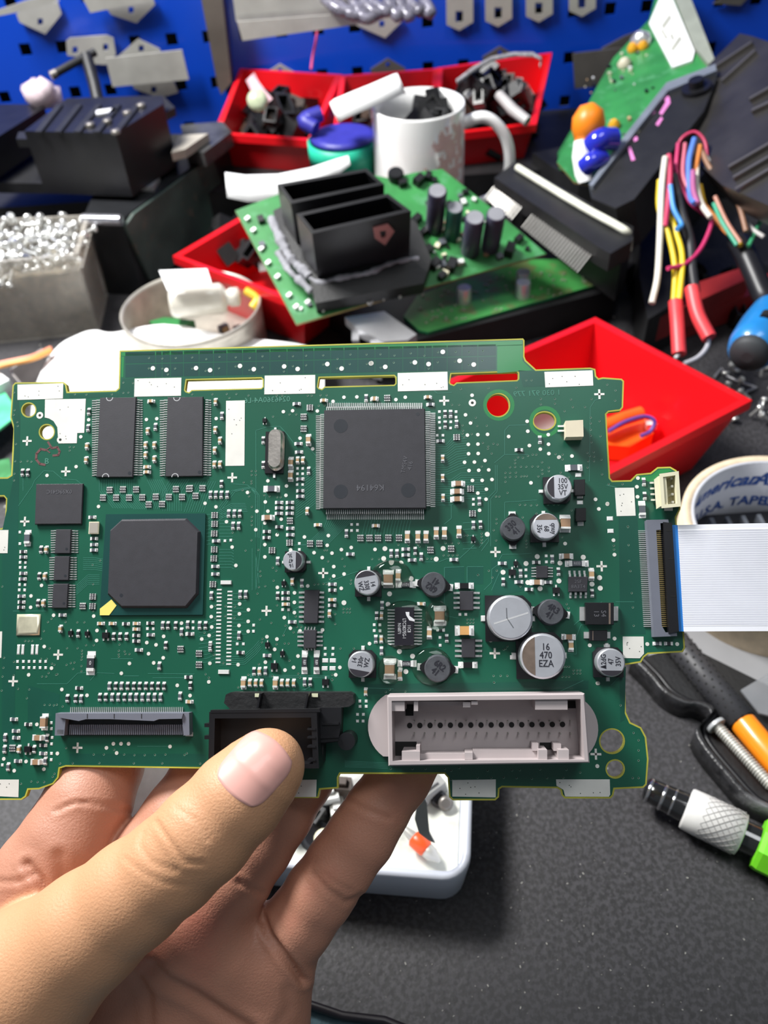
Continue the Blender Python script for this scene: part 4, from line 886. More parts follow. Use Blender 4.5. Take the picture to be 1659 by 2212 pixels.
def nail(name,mat,sa,sb,lift,a0,a1,parent):
    p,n,m_=nailgrid(sa,sb,lift,a0,a1); w=cam2w(p)-hc
    fs=[(i*(m_+1)+j,i*(m_+1)+j+1,(i+1)*(m_+1)+j+1,(i+1)*(m_+1)+j) for i in range(n) for j in range(m_)]
    mb=MB(); mb.add([tuple(q) for q in w],fs,0,True); mb.add([tuple(q-np.array(f0)*-.0004) for q in w],[f[::-1] for f in fs],0,True)
    me=mb.mesh(name,[mat]); o=bpy.data.objects.new(name,me); COL.objects.link(o); o.parent=parent; return o
nl=nail('thumbnail',NAIL,79,66,.35,-1,.97,hand); nl['label']='smooth pink thumbnail'
# ================================================================ the workbench behind
def struct(mb,name,mats): o=mb.build(name,mats); o['kind']='structure'; return o
class PF:   # a plane through three points; pixels are dropped onto it
    def __init__(s,a,b,c):
        s.o=a; s.u=(b-a).normalized(); s.n=s.u.cross(c-a).normalized()
        if s.n.dot(CP-a)<0: s.n=-s.n
        s.v=s.n.cross(s.u); s.M=Matrix(((s.u.x,s.v.x,s.n.x,a.x),(s.u.y,s.v.y,s.n.y,a.y),(s.u.z,s.v.z,s.n.z,a.z),(0,0,0,1)))
    def at(s,x,y,w=0):
        d=ray(x,y); o=s.o+s.n*w; t=(o-CP).dot(s.n)/d.dot(s.n); p=CP+d*t-s.o; return (p.dot(s.u),p.dot(s.v))
    def l(s,pts,w=0): return [s.at(x,y,w) for x,y in pts]
    def prism(s,mb,pts,w0,w1,mi=0,ms=None,holes=()): return mb.prism(s.l(pts,w1),w0,w1,mi,ms,[s.l(h,w1) for h in holes],X=s.M)
def wl(pts,z): return [tuple(W(x,y,z))[:2] for x,y in pts]
def wprism(mb,pts,zt,zb,mi=0): return mb.prism(wl(pts,zt),zb,zt,mi)
def cen(pts,zt,zb): 
    q=wl(pts,zt); return (sum(p[0] for p in q)/len(q),sum(p[1] for p in q)/len(q),zb)
def spline(p,n=8):
    p=[Vector(q) for q in p]; p=[p[0]*2-p[1]]+p+[p[-1]*2-p[-2]]; o=[]
    for i in range(1,len(p)-2):
        a,b,c,d=p[i-1:i+3]
        for k in range(n):
            t=k/n; o.append(.5*((2*b)+(c-a)*t+(2*a-5*b+4*c-d)*t*t+(3*b-3*c+d-a)*t**3))
    return o+[p[-2]]
def rrect(cx,cy,w,d,r,ang=0,n=6):
    o=[]; ca,sa=math.cos(ang),math.sin(ang)
    for k,(sx,sy) in enumerate(((1,-1),(1,1),(-1,1),(-1,-1))):
        for i in range(n+1):
            a=(-90+k*90+90*i/n)*D2R; x=sx*(w/2-r)+r*math.cos(a); y=sy*(d/2-r)+r*math.sin(a); o.append((cx+x*ca-y*sa,cy+x*sa+y*ca))
    return o
MAT=M('bench_mat_dark',(.025,.024,.026),.62,0,.35,9,.5,420,dirt=(.046,.044,.049),dsc=520,dth=.45)
BACKM=M('bench_back_black',(.012,.012,.013),.5,0,.5,30,.4,200)
BLUEM=M('blue_grey_cloth_mat',(.045,.085,.105),.8,0,.3,300,.6,1500)
mb=MB(); mb.box((0,.30,-.015),(1.9,1.06,.022)); struct(mb,'floor',[BLUEM])
seam=[(-400,2150),(600,2150),(660,2158),(740,2185),(830,2195),(905,2225),(1000,2260),(1100,2300)]
pl=wl(seam,0); poly=[(-.9,pl[0][1]-.01)]+pl+[(pl[-1][0],-.19),(.9,-.19),(.9,.82),(-.9,.82)]
mb=MB(); mb.prism(poly,-.0039,0,0); s1=mb.build('bench_mat',[MAT]); s1['kind']='structure'
mb=MB(); mb.tube([(p[0],p[1]-.001,-.001) for p in pl],.0016,8); o=mb.build('trim_1',[M('mat_seam_black',(.008,.006,.009),.35)]); o['kind']='structure'
# pale specks of dust on the mat
mb=MB()
for k in range(240):
    x,y=R.uniform(640,1659),R.uniform(1560,2205); p=W(x,y,0); s_=R.choice((.0001,.00015,.0002,.0003)); mb.box((p.x,p.y,.0001),(s_,s_*R.uniform(1,3),.0002),0,rz=R.uniform(0,3))
for k in range(260):
    p=W(R.uniform(-200,1800),R.uniform(560,1500),0); s_=R.uniform(.0004,.0016); mb.box((p.x,p.y,.0004),(s_,s_*R.uniform(.4,2),.0006),0,rz=R.uniform(0,3))
tag(mb.build('dust_specks',[M('dust_pale',(.45,.44,.40),.8)]),'pale specks of dust and swarf strewn over the dark bench mat','dust',kind='stuff')
YW=.81
mb=MB(); mb.box((0,.745,.018),(1.8,.13,.036)); o=mb.build('trim_2',[BACKM]); o['kind']='structure'
# pegboard with real square holes
PEG=M('pegboard_blue',(.002,.055,.50),.33,0,.12,6,coat=.3)
PGM=Matrix(((1,0,0,0),(0,0,-1,YW),(0,1,0,0),(0,0,0,1)))
def PG(x,y,off=0):
    d=ray(x,y); t=(YW-off-CP.y)/d.y; p=CP+d*t; return (p.x,p.z)
hx,hz=PG(371,85); sp_=.0318; hw=.0048
mb=MB(); wall=bpy.data.objects.new('wall_back',None); COL.objects.link(wall); wall['kind']='structure'; OFF['wall_back']=Vector((0,0,0))
cols=[hx+sp_*k for k in range(-26,27)]; rows=[hz+.037*k for k in range(-2,5)]
xs=[-.86]+sum([[c-hw,c+hw] for c in cols],[])+[.86+hx]; zs_=[.036]+sum([[r-hw,r+hw] for r in rows if r-hw>.036],[])+[.36]
for i in range(len(xs)-1):
    for j in range(len(zs_)-1):
        a,b,c_,d=xs[i],xs[i+1],zs_[j],zs_[j+1]
        if i%2==1 and j%2==1:
            for (p,q) in (((a,c_),(b,c_)),((b,c_),(b,d)),((b,d),(a,d)),((a,d),(a,c_))): mb.add([(p[0],YW,p[1]),(q[0],YW,q[1]),(q[0],YW+.0015,q[1]),(p[0],YW+.0015,p[1])],[(0,1,2,3)])
        else: mb.add([(a,YW,c_),(b,YW,c_),(b,YW,d),(a,YW,d)],[(0,1,2,3)])
mb.build('perforated_panel',[PEG],wall)
mb=MB(); mb.box((0,YW+.03,.2),(1.76,.01,.34)); mb.build('backing',[BLKM],wall)
STEEL=M('galvanised_plate',(.52,.51,.47),.4,.35,.12,50); STEELD=M('dull_steel',(.20,.185,.17),.4,.6,.2,40)
def plate(name,parts,label,mat=STEEL,group=None,cat='hook'):
    allp=[p for q,w,h in parts for p in q]; X_=[PG(x,y)[0] for x,y in allp]; Z_=[PG(x,y)[1] for x,y in allp]
    t=thing(name,(sum(X_)/len(X_),YW-.002,min(Z_)),label,cat,group)
    for q,w,h in parts:
        m=MB(); m.prism([PG(x,y,w) for x,y in q],max(w-.0016,.0002),w,0,None,[[PG(x,y,w) for x,y in hh] for hh in h],X=PGM); m.build('plate',[mat],t)
    return t
def sq(x,y,s=7): return [rect(x-s*.8,y-s,x+s*.8,y+s)]
plate('wall_hook',[([(35,30),(70,12),(125,5),(133,30),(98,74),(42,48)],.004,sq(87,47)),([(-5,22),(60,0),(110,-8),(128,2),(60,22),(-5,35)],.018,())],'bent steel hook plate at the top left corner of the pegboard')
plate('wall_hook',[([(225,12),(330,-5),(335,10),(295,50),(240,32)],.004,sq(283,22)),([(180,0),(185,-15),(320,-25),(322,2),(195,28)],.012,())],'wide steel hook plate beside the upright, above the key')
plate('wall_hook',[([(143,88),(150,82),(230,76),(245,82),(250,118),(228,140),(200,138),(175,124),(145,120)],.005,sq(162,108)+sq(228,102))],'small steel bracket with two square holes behind the hex key')
plate('wall_hook',[([(255,122),(298,84),(345,106),(385,200),(345,212),(290,192)],.004,sq(305,105)+sq(332,194)),([(228,126),(393,108),(408,172),(243,188)],.014,())],'steel plate bracket with pointed ends above the black module')
plate('wall_shelf',[([(502,-10),(770,-18),(760,30),(510,47)],.05,()),([(512,47),(768,28),(790,37),(778,52),(524,88)],.058,())],'long pale steel ledge holding a bundle of plastic film',cat='shelf')
plate('wall_hook',[([(765,40),(860,30),(870,45),(832,82),(770,55)],.004,sq(825,52))],'steel hook plate below the end of the ledge')
for k,(x,y) in enumerate(((992,38),(1076,30),(1164,20),(1257,8))):
    plate('wall_hook',[([(x-28,y-55),(x+30,y-58),(x+30,y+10),(x,y+28),(x-27,y+16)],.004,[rect(x-8,y-14,x+8,y+10)])],['first','second','third','fourth'][k]+' six-sided steel hook from the left in the row of four',group='six-sided hooks in a row')
plate('wall_hook',[([(1300,105),(1350,78),(1400,60),(1440,80),(1420,150),(1330,180)],.004,()),([(1237,116),(1390,98),(1400,175),(1242,192)],.012,())],'steel plate bracket on the pegboard left of the leaning green board',mat=STEELD)
plate('wall_hook',[([(1555,0),(1560,-40),(1650,-40),(1600,12),(1540,8)],.004,())],'steel hook tip at the top right of the pegboard',mat=STEELD)
for k,(x,y) in enumerate(((605,150),(838,138),(1080,112))):
    plate('wall_hook',[([(x-38,y+12),(x,y-12),(x+38,y+10),(x+30,y+40),(x-30,y+40)],.004,sq(x,y+2,5))],'steel hook plate peeking over the rim of the '+['left','middle','right'][k]+' red bin',mat=STEEL if k==0 else STEELD)
m=MB(); m.prism([PG(x,y,.02) for x,y in [(430,-25),(478,-25),(500,178),(478,205),(470,185)]],0.0005,.02,0,X=PGM); tag(m.build('upright_post',[M('brown_grey_post',(.15,.13,.11),.5,.3,.2,30)]),'brown grey metal upright running down the pegboard','post')
m=MB()
for k in range(9):
    p=P(700+k*26,-5+10*math.sin(k*2.1),.66); q=P(740+k*24,32-8*math.cos(k*1.7),.655); r_=P(800+k*14,12+10*math.sin(k),.66); m.tube(spline([p,q,r_],5),[.0045]*11,8)
m.build('film_bundle',[M('crumpled_film',(.22,.21,.26),.2,.1,.4,120,.6,200,alpha=.7)]); tag(bpy.data.objects['film_bundle'],'crumpled grey plastic film lying on the steel ledge','plastic film')
REDT=M('red_thread',(.55,.05,.16),.6)
m=MB(); m.tube(spline([PGp for PGp in [P(688,40,.68),P(683,85,.685),P(676,118,.69),P(672,150,.69)]],5),.0012,6); tag(m.build('thread',[REDT]),'thin red thread hanging down from the steel ledge','thread')
# ---------------------------------------------------------------- red bins
RED=M('red_bin_plastic',(.75,.006,.012),.36,0,.06,20,coat=.2)
def redbin(rim,zb,taper,label,th=.0022,lip=.0042,tab=False,mat=RED,group='red storage bins'):
    """rim: four world points, clockwise seen from above or not; zb: height of the base"""
    c=sum(rim,Vector())/4; t=thing('storage_bin',(c.x,c.y,zb),label,'bin',group)
    def sc_(k,off=0): 
        o=[]
        for p in rim:
            d=Vector((p.x-c.x,p.y-c.y)); l=d.length; d=d*(k+off/l); o.append((c.x+d.x,c.y+d.y,p.z))
        return o
    def flat(l,z): return [(p[0],p[1],z) for p in l]
    R0=flat(sc_(taper),zb); R1=[(p[0],p[1],p[2]-.006) for p in sc_(1)]; R2=[(p[0],p[1],p[2]-.006) for p in sc_(1,lip)]; R3=[(p[0],p[1],p[2]) for p in sc_(1,lip)]
    R4=[(p[0],p[1],p[2]) for p in sc_(1,-th)]; R5=flat(sc_(taper,-th),zb+th)
    m=MB(); m.loft([R0,R1],0,False,True,False); m.loft([R4,R5],0,False,False,True); m.build('body',[mat],t)
    m=MB(); m.loft([R1,R2,R3,R4],0,False,False,False); m.build('rim',[mat],t)
    return t
# ---------------------------------------------------------------- piles in the back bins
def cavmesh(w,d,h,mat):
    m=MB(); o=[(-w/2,-d/2),(w/2,-d/2),(w/2,d/2),(-w/2,d/2)]; i=[(x*.78,y*.72) for x,y in o]
    m.loft([[(x,y,0) for x,y in o],[(x,y,h) for x,y in o],[(x,y,h) for x,y in i],[(x,y,h*.3) for x,y in i]],0,False); m.box((0,d*.55,h*.5),(w*.3,d*.2,h*.5)); return m.mesh('black_connector_shell',[mat])
BRK=M('dark_brown_plastic',(.05,.03,.02),.5); GRJ=M('grey_junk',(.30,.30,.29),.45)
CV=[cavmesh(.022,.012,.014,BLKM),cavmesh(.014,.010,.018,BLK),cavmesh(.018,.014,.009,BRK),cavmesh(.012,.012,.012,BLKM)]; CVg=cavmesh(.02,.008,.008,GRJ)
def pile(n,quad,z0,z1,meshes,name,label,cat,group,sz=1.0):
    for k in range(n):
        a,b=R.random(),R.random(); p=quad[0].lerp(quad[1],a).lerp(quad[3].lerp(quad[2],a),b); hgt=z0+(z1-z0)*R.random()*(1-abs(2*a-1)**2*.7)
        o=bpy.data.objects.new(name,R.choice(meshes)); COL.objects.link(o); o.location=(p.x,p.y,hgt); o.rotation_euler=(R.uniform(-.9,.9),R.uniform(-.9,.9),R.uniform(0,6.3)); o.scale=(sz,)*3
        tag(o,label,cat,group)
A,Bq=W(1285,693,.050),W(1607,864,.050); Dq=W(930,845,.050); Cq=Bq+Dq-A
redbin([A,Bq,Cq,Dq],0,.80,'open red bin behind the right end of the board, holding an orange part')
rb=[W(523,150,.09),W(730,163,.09),W(668,300,.066),W(470,286,.066)]; redbin(rb,.036,.86,'left red bin at the pegboard, piled with dark plastic bits')
rb2=[W(742,165,.09),W(940,150,.09),W(930,288,.066),W(725,300,.066)]; redbin(rb2,.036,.86,'middle red bin at the pegboard, mostly behind the mug')
rb3=[W(952,148,.09),W(1186,116,.09),W(1150,266,.066),W(945,290,.066)]; redbin(rb3,.036,.86,'right red bin at the pegboard, heaped with black connectors')
A,Bq=W(385,553,.040),W(540,462,.040); Dq=W(655,655,.040); redbin([A,Bq,Bq+Dq-A,Dq],0,.82,'red bin with only its left corner showing beside the round tin')
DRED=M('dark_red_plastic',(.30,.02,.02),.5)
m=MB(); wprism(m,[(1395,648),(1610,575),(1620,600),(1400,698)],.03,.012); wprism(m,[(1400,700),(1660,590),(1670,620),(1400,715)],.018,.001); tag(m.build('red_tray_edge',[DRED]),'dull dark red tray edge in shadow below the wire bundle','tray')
m=MB(); p=W(1176,909,.008); m.lathe([(.012,.0026),(.012,.006),(.010,.0075)],28,(p.x,p.y),0,True); tag(m.build('metal_disc',[STEEL]),'grey metal disc in the red bin, seen through the right oval hole of the board','disc')
q4=[W(470,520,.012),W(560,500,.012),W(600,600,.012),W(500,580,.012)]
pile(14,q4,.012,.022,CV+[CVg],'connector_shell','black or grey plastic scrap in the red bin beside the round tin','connector','scraps in the bin beside the tin')
# orange holder and blue wire in the right bin
t=thing('orange_holder',cen([(1312,900),(1400,900),(1400,960),(1312,960)],.012,.0025),'orange plastic holder with a looped blue wire in the red bin','holder')
ORG=M('orange_plastic',(.85,.12,.01),.4)
m=MB(); m.tube([W(1300,925,.022),W(1345,905,.022),W(1385,893,.022)],.0042,10); wprism(m,[(1305,925),(1395,905),(1412,935),(1360,965),(1305,960)],.014,.003); m.build('body',[ORG],t)
m=MB(); m.tube(spline([W(1315,932,.026),W(1350,912,.027),(W(1392,900,.026)),W(1414,910,.024),W(1405,932,.02),W(1385,942,.02)],6),.0012,8); m.build('wire',[M('navy_wire',(.10,.06,.35),.4)],t)
m=MB(); m.box(tuple(W(1405,918,.017)),(.006,.004,.004)); m.build('terminal',[TINW],t)
def shr(q,k): c=sum(q,Vector())/4; return [c+(p-c)*k for p in q]
pile(46,shr(rb,.66),.040,.074,CV,'connector_shell','dark plastic connector shell heaped in the left red bin','connector','connector shells in the left red bin')
pile(16,shr(rb2,.62),.040,.07,CV,'connector_shell','dark plastic connector shell lying in the middle red bin','connector','connector shells in the middle red bin')
pile(90,shr(rb3,.68),.042,.092,CV+[CVg],'connector_shell','small connector shell heaped in the right red bin','connector','connector shells in the right red bin')
m=MB(); m.tube([P(1078,205,.66),P(1108,238,.65),P(1140,262,.645)],[.004,.0045,.004],8); tag(m.build('grey_sleeve',[M('light_grey_plastic',(.45,.43,.42),.45)]),'light grey plastic sleeve on top of the right bin heap','sleeve')
m=MB(); m.loft([[tuple(P(x,y,d)),tuple(P(x+2,y+11,d)),tuple(P(x+2,y+11,d+.004)),tuple(P(x,y,d+.004))] for x,y,d in ((985,172,.66),(1020,145,.66),(1060,122,.665),(1110,112,.67),(1150,112,.67),(1170,122,.67),(1165,140,.67))],0,True); tag(m.build('mesh_strip',[M('grey_mesh',(.28,.27,.29),.5,.2,.4,400)]),'curved grey perforated strip along the back of the right red bin','strip')
m=MB(); m.lathe([(.001,0),(.007,0),(.008,.003),(.008,.007),(.005,.009),(.001,.0095)],18,(0,0),0,True,X=Matrix.Translation(P(558,222,.66))@Matrix.Rotation(.9,4,'X')); tag(m.build('clear_bag_end',[M('pale_green_clear',(.55,.62,.42),.2,alpha=.8)]),'pale greenish clear knob in the left red bin','knob')
m=MB(); m.loft([[tuple(P(x-9,y+9,d)),tuple(P(x+9,y-9,d)),tuple(P(x+9,y-9,d+.003)),tuple(P(x-9,y+9,d+.003))] for x,y,d in ((540,165,.67),(550,185,.665),(565,205,.66),(580,222,.66))],0,True); tag(m.build('clear_bag',[M('pink_clear_film',(.85,.55,.60),.2,0,.1,80,alpha=.65)]),'see-through pinkish bag slumped over the left red bin wall','bag')
# ---------------------------------------------------------------- mug, tub, strips
WHITE=M('white_ceramic',(.90,.90,.89),.15,0,.02,20,coat=.6)
WH=M('white_plastic',(.90,.90,.90),.4,0,.02,20)
mr=W(903,222,.115); rm=.0335; zb=.026
t=thing('mug',(mr.x,mr.y,zb),'white mug with faded pinkish print, handle to the right, holding black scraps','mug')
m=MB(); m.lathe([(rm*.9,zb),(rm*.97,zb+.004),(rm,zb+.02),(rm,.1135),(rm*.985,.115),(rm*.94,.1145),(rm*.93,.10),(rm*.93,zb+.006)],44,(mr.x,mr.y),0,True,cap=False); m.cyl((mr.x,mr.y),rm*.93,zb+.0005,zb+.006,44); m.build('body',[WHITE],t)
m=MB(); Mr=Matrix.Translation((mr.x,mr.y,0)); hp=[(rm*.9,.100),(rm+.014,.104),(rm+.027,.094),(rm+.033,.078),(rm+.032,.060),(rm+.022,.045),(rm*.92,.036)]
m.tube(spline([Mr@Vector((a*math.cos(-.12),a*math.sin(-.12),z)) for a,z in hp],6),.0042,12); m.build('handle',[WHITE],t)
m=MB(); pg=M('faded_pink_print',(.80,.46,.42),.4,0,.1,80,alpha=.55)
for i in range(44):
    for j in range(34):
        a_=(-112+i*2.1); z=.040+j*.002; 
        n_=noise.noise(Vector((a_*.07,z*90,3.1)))+.55*noise.noise(Vector((a_*.2,z*260,1.0)))-((a_+52)/30)**2*.45+.12-((z-.075)/.045)**2*.35
        if n_<-.14: continue
        q=[]; 
        for da,dz in ((0,0),(2.1,0),(2.1,.002),(0,.002)): q.append((mr.x+(rm+.00025)*math.cos((a_+da)*D2R),mr.y+(rm+.00025)*math.sin((a_+da)*D2R),z+dz))
        m.add(q,[(0,1,2,3)],0,True)
m.build('faded_print',[pg],t)
m=MB(); m.box((mr.x,mr.y-.002,.0125),(.11,.075,.025)); m.box((mr.x-.02,mr.y,.0253),(.02,.04,.0006)); tag(m.build('black_module',[BLKM]),'low black module under the white mug','module')
pile(8,[Vector((mr.x+dx,mr.y+dy,0)) for dx,dy in ((.0,.0),(.018,0),(.018,.018),(.0,.018))],.092,.106,CV[:2],'connector_shell','black plastic scrap standing in the mug','connector','black scraps in the mug')
# curved white strips
m=MB(); m.loft([[tuple(P(x,y,d)),tuple(P(x+19,y+44,d-.01)),tuple(P(x+19,y+44,d-.006)),tuple(P(x,y,d+.004))] for x,y,d in ((712,222,.60),(722,214,.595),(760,198,.59),(800,182,.588),(850,160,.59),(858,158,.592))],0,True); tag(m.build('white_strip',[WH]),'curved white plastic strip leaning on the mug rim','strip')
m=MB(); m.loft([[tuple(P(x,y,d)),tuple(P(x+5,y+h_,d-.012)),tuple(P(x+5,y+h_,d-.008)),tuple(P(x,y,d+.004))] for x,y,d,h_ in ((486,372,.60,55),(530,378,.60,58),(600,376,.60,60),(670,362,.60,50),(730,342,.602,32),(752,336,.604,20))],0,True); tag(m.build('white_strip',[WH]),'flat white curved strip lying in front of the left red bin','strip')
TEAL=M('teal_plastic',(.02,.48,.30),.4); NAVY=M('navy_blue_plastic',(.03,.03,.30),.45)
tc_=W(742,300,.085); t=thing('round_tub',(tc_.x,tc_.y,.026),'round teal tub with a blue cap lying on it, left of the mug','tub')
r_=.0275
m=MB(); m.lathe([(r_*.9,.026),(r_*.93,.03),(r_*.97,.07),(r_*1.0,.070),(r_*1.0,.085),(r_*.93,.085),(r_*.9,.035)],36,(tc_.x,tc_.y),0,True); m.build('body',[TEAL],t)
m=MB(); m.box((tc_.x,tc_.y,.0125),(.05,.05,.025)); tag(m.build('black_module',[BLKM]),'low black block under the round teal tub','module')
m=MB(); m.lathe([(r_*.9,.0855),(r_*.92,.087),(r_*.7,.089),(r_*.3,.088)],24,(tc_.x,tc_.y+.001),0,True); m.tube(spline([(tc_.x-.02,tc_.y,.094),(tc_.x-.028,tc_.y+.006,.098),(tc_.x-.016,tc_.y+.012,.100)],5),.006,8); tag(m.build('blue_plastic_scrap',[NAVY]),'dark blue plastic cap resting on the teal tub','cap')
# ---------------------------------------------------------------- upper green board with black double connector
GP=M('bright_green_board',(.03,.20,.05),.4,0,.25,40,dirt=(.07,.27,.11),dsc=90,dth=.55); EDG=M('board_edge_tan',(.30,.22,.08),.6)
F1=PF(W(640,700,.040),W(1180,548,.055),W(508,452,.080))
p0=F1.o; t=thing('green_board',p0,'tilted bright green board carrying a black double connector and upright capacitors','circuit board')
m=MB(); F1.prism(m,[(508,455),(640,700),(1180,548),(1085,468),(955,365),(900,372),(840,385),(780,372),(600,420)],-.0018,0,0,1); m.build('board_panel',[GP,EDG],t)
m=MB(); F1.prism(m,[(590,455),(608,555),(668,600),(682,655),(915,612),(932,560),(900,480),(830,430),(640,430)],.0001,.011); m.build('connector_base',[BLKM],t)
def shroud(q,w0,w1,name='connector_shroud',th=.0022):
    o=F1.l(q,w1); i=inset(o,th); m=MB(); 
    m.loft([[(x,y,w0) for x,y in o],[(x,y,w1) for x,y in o],[(x,y,w1) for x,y in i],[(x,y,w0+.004) for x,y in i]],0,False,X=F1.M); return m.build(name,[BLK],t)
shroud([(598,398),(628,440),(830,398),(792,364)],.008,.049); shroud([(640,462),(674,505),(888,456),(838,418)],.008,.054)
q=F1.l([(808,498),(835,490),(850,505),(838,520),(820,532),(806,515)],.033)
fa=F1.at(674,505,.054); fb=F1.at(888,456,.054); A_=F1.M@Vector((fa[0],fa[1],.054)); B_=F1.M@Vector((fb[0],fb[1],.054)); pf=PF(A_,B_,A_-F1.n*.03)
m=MB(); pf.prism(m,[(806,492),(838,484),(852,500),(832,530),(810,515)],.0002,.0010,0,None,[[(820,500),(834,498),(834,512),(824,514)]]); m.build('pink_paint_mark',[M('dull_pink_paint',(.36,.16,.15),.6)],t)
FO=M('grey_foam_residue',(.30,.30,.33),.9,0,.3,120,.8,500)
for pts,r_ in (([(585,470),(598,500),(612,530),(628,560),(650,580),(668,598)],.0040),([(668,600),(690,612),(720,605),(760,598),(800,590),(840,572),(880,562),(905,560)],.0028),([(600,545),(625,585),(655,612),(672,630)],.0030)):
    m=MB(); pts2=spline([F1.M@Vector((*F1.at(x,y,.010),.010)) for x,y in pts],5); m.tube(pts2,[r_*(.7+.6*noise.noise(p*300)) for p in pts2],8); m.build('foam_residue',[FO],t)
CANS=M('dark_sleeve',(.045,.045,.075),.3,0,.3,90); CANT=M('can_top_grey',(.42,.42,.46),.3,.5)
for x,y,r_,h_,mt in ((945,412,.0062,.036,CANS),(983,448,.0055,.028,M('green_sleeve',(.02,.10,.07),.35)),(1026,470,.0062,.033,CANS),(1072,462,.0062,.033,CANS)):
    u,v=F1.at(x,y,h_); m=MB(); m.lathe([(r_,.0002),(r_,h_-.001),(r_*.92,h_)],18,(u,v),0,True,X=F1.M); c=m.build('upright_capacitor',[mt],t); m=MB(); m.cyl((u,v),r_*.85,h_-.0002,h_+.0004,16,0,X=F1.M); m.build('top',[CANT],c)
PP=[(508,455),(640,700),(1180,548),(955,365)]
for k in range(80):
    a,b=R.random(),R.random(); x=(1-b)*((1-a)*520+a*960)+b*((1-a)*650+a*1160); y=(1-b)*((1-a)*455+a*385)+b*((1-a)*680+a*545)
    if 575<x<925 and y<660 and y>380: x+=350 if x<760 else 180; 
    if x>1150 or y<370+max(0,(x-950)*.8) or y>688-(x-640)*.281: continue
    u,v=F1.at(x,y); s_=R.uniform(.0015,.0045); m=MB(); m.box((u,v,s_*.35),(s_,s_*R.uniform(.5,1.3),s_*.7),0,rz=R.choice((0,0,.8)),X=F1.M)
    m.build('small_component',[R.choice((BLK,BLK,TINW,CAPB,RESG,CREAM))],t)
for x,y,s_ in ((900,478,.007),(915,505,.006),(905,530,.005),(925,545,.007),(940,575,.008),(955,600,.006),(975,578,.009),(870,400,.006),(905,395,.008),(925,385,.006),(1100,545,.009),(1120,520,.006)):
    u,v=F1.at(x,y); m=MB(); m.box((u,v,s_*.35),(s_,s_*.7,s_*.7),0,rz=R.choice((0,.5,.9)),top=.9,X=F1.M); m.build('black_component',[BLK],t)
for x,y in ((535,475),(548,500),(565,540),(580,570),(600,600),(625,640),(640,665),(665,655),(800,655),(815,645),(830,645),(865,640),(700,670)):
    u,v=F1.at(x,y); m=MB(); m.box((u,v,.0012),(.0035,.0022,.0022),0,rz=.5,X=F1.M); m.build('small_component',[TINW],t)
m=MB(); m.lathe([(.0055,0),(.0055,.005),(.0045,.006)],14,F1.at(855,385),0,True,X=F1.M); m.build('round_coil',[BLK],t)
# lower green board
GP2=M('olive_green_board',(.05,.26,.06),.4,0,.3,40,dirt=(.12,.17,.06),dsc=70,dth=.5)
F2=PF(W(920,717,.026),W(1320,607,.026),W(870,640,.026))
t=thing('green_board',F2.o,'lower flat green board with small silver cans under the tilted board','circuit board')
m=MB(); F2.prism(m,[(872,683),(905,713),(925,717),(1322,606),(1240,560),(1100,560),(900,640)],-.0018,0,0,1); m.build('board_panel',[GP2,M('edge_green',(.02,.25,.10),.4)],t)
for x,y in ((1003,622),(1131,610),(1131,588)):
    m=MB(); m.lathe([(.0050,.0001),(.0050,.0105),(.0045,.0115)],16,F2.at(x,y,.011),0,True,X=F2.M); m.build('silver_can',[ALU],t)
m=MB()
for k in range(120): 
    x=R.uniform(900,1290); y=R.uniform(590,700); 
    if y>715-(x-920)*.27 or y<560+max(0,1180-x)*.12: continue
    u,v=F2.at(x,y); m.box((u,v,.0005),(.0014,.001,.001),0,X=F2.M)
tag(m.build('solder_joints',[M('solder_dull',(.5,.5,.42),.4,.5)],t),kind='stuff')
m=MB(); wprism(m,[(780,700),(900,735),(1330,625),(1330,560),(1000,560),(700,640)],.0235,.0); tag(m.build('black_module',[BLKM]),'black module carrying the lower green board','module')
m=MB(); wprism(m,[(745,685),(830,672),(900,722),(880,735),(830,738),(775,712)],.034,.028); wprism(m,[(760,712),(775,712),(775,735),(760,735)],.03,.004); wprism(m,[(800,728),(820,735),(820,750),(800,745)],.03,.004); tag(m.build('silver_bracket',[M('silver_bracket_metal',(.62,.62,.64),.3,.6)]),'bent silver metal bracket under the tilted green board','bracket')
# bent pin connector
t=thing('pin_header_block',cen([(1075,380),(1358,490),(1310,540)],.075,.026),'long black connector block with a comb of bent metal pins and a pale sealing strip','connector')
m=MB(); wprism(m,[(1068,384),(1112,350),(1368,490),(1366,520),(1318,548),(1290,532)],.074,.062); wprism(m,[(1110,385),(1130,362),(1368,490),(1366,520),(1345,545)],.0618,.0262); m.build('body',[BLKM],t)
m=MB(); m.tube(spline([W(1118,362,.0765),W(1180,400,.0765),W(1260,448,.0765),W(1340,492,.0765),W(1357,508,.072),W(1356,540,.062)],5),[.0026]*26,8); m.build('sealing_strip',[M('pale_sealant',(.80,.80,.68),.4,0,.2,60)],t)
PIN=M('pin_nickel',(.55,.53,.50),.35,.6)
for k in range(36):
    f=k/35; 
    if .30<f<.385: continue
    a=W(1080+f*222,392+f*128,.070); b=W(1048+f*198,428+f*160,.060); mdl=a.lerp(b,.15)+Vector((0,0,.001))
    m=MB(); m.tube([a,mdl,b],[.00062,.00062,.0005],5,0,False); m.build('pin',[PIN],t)
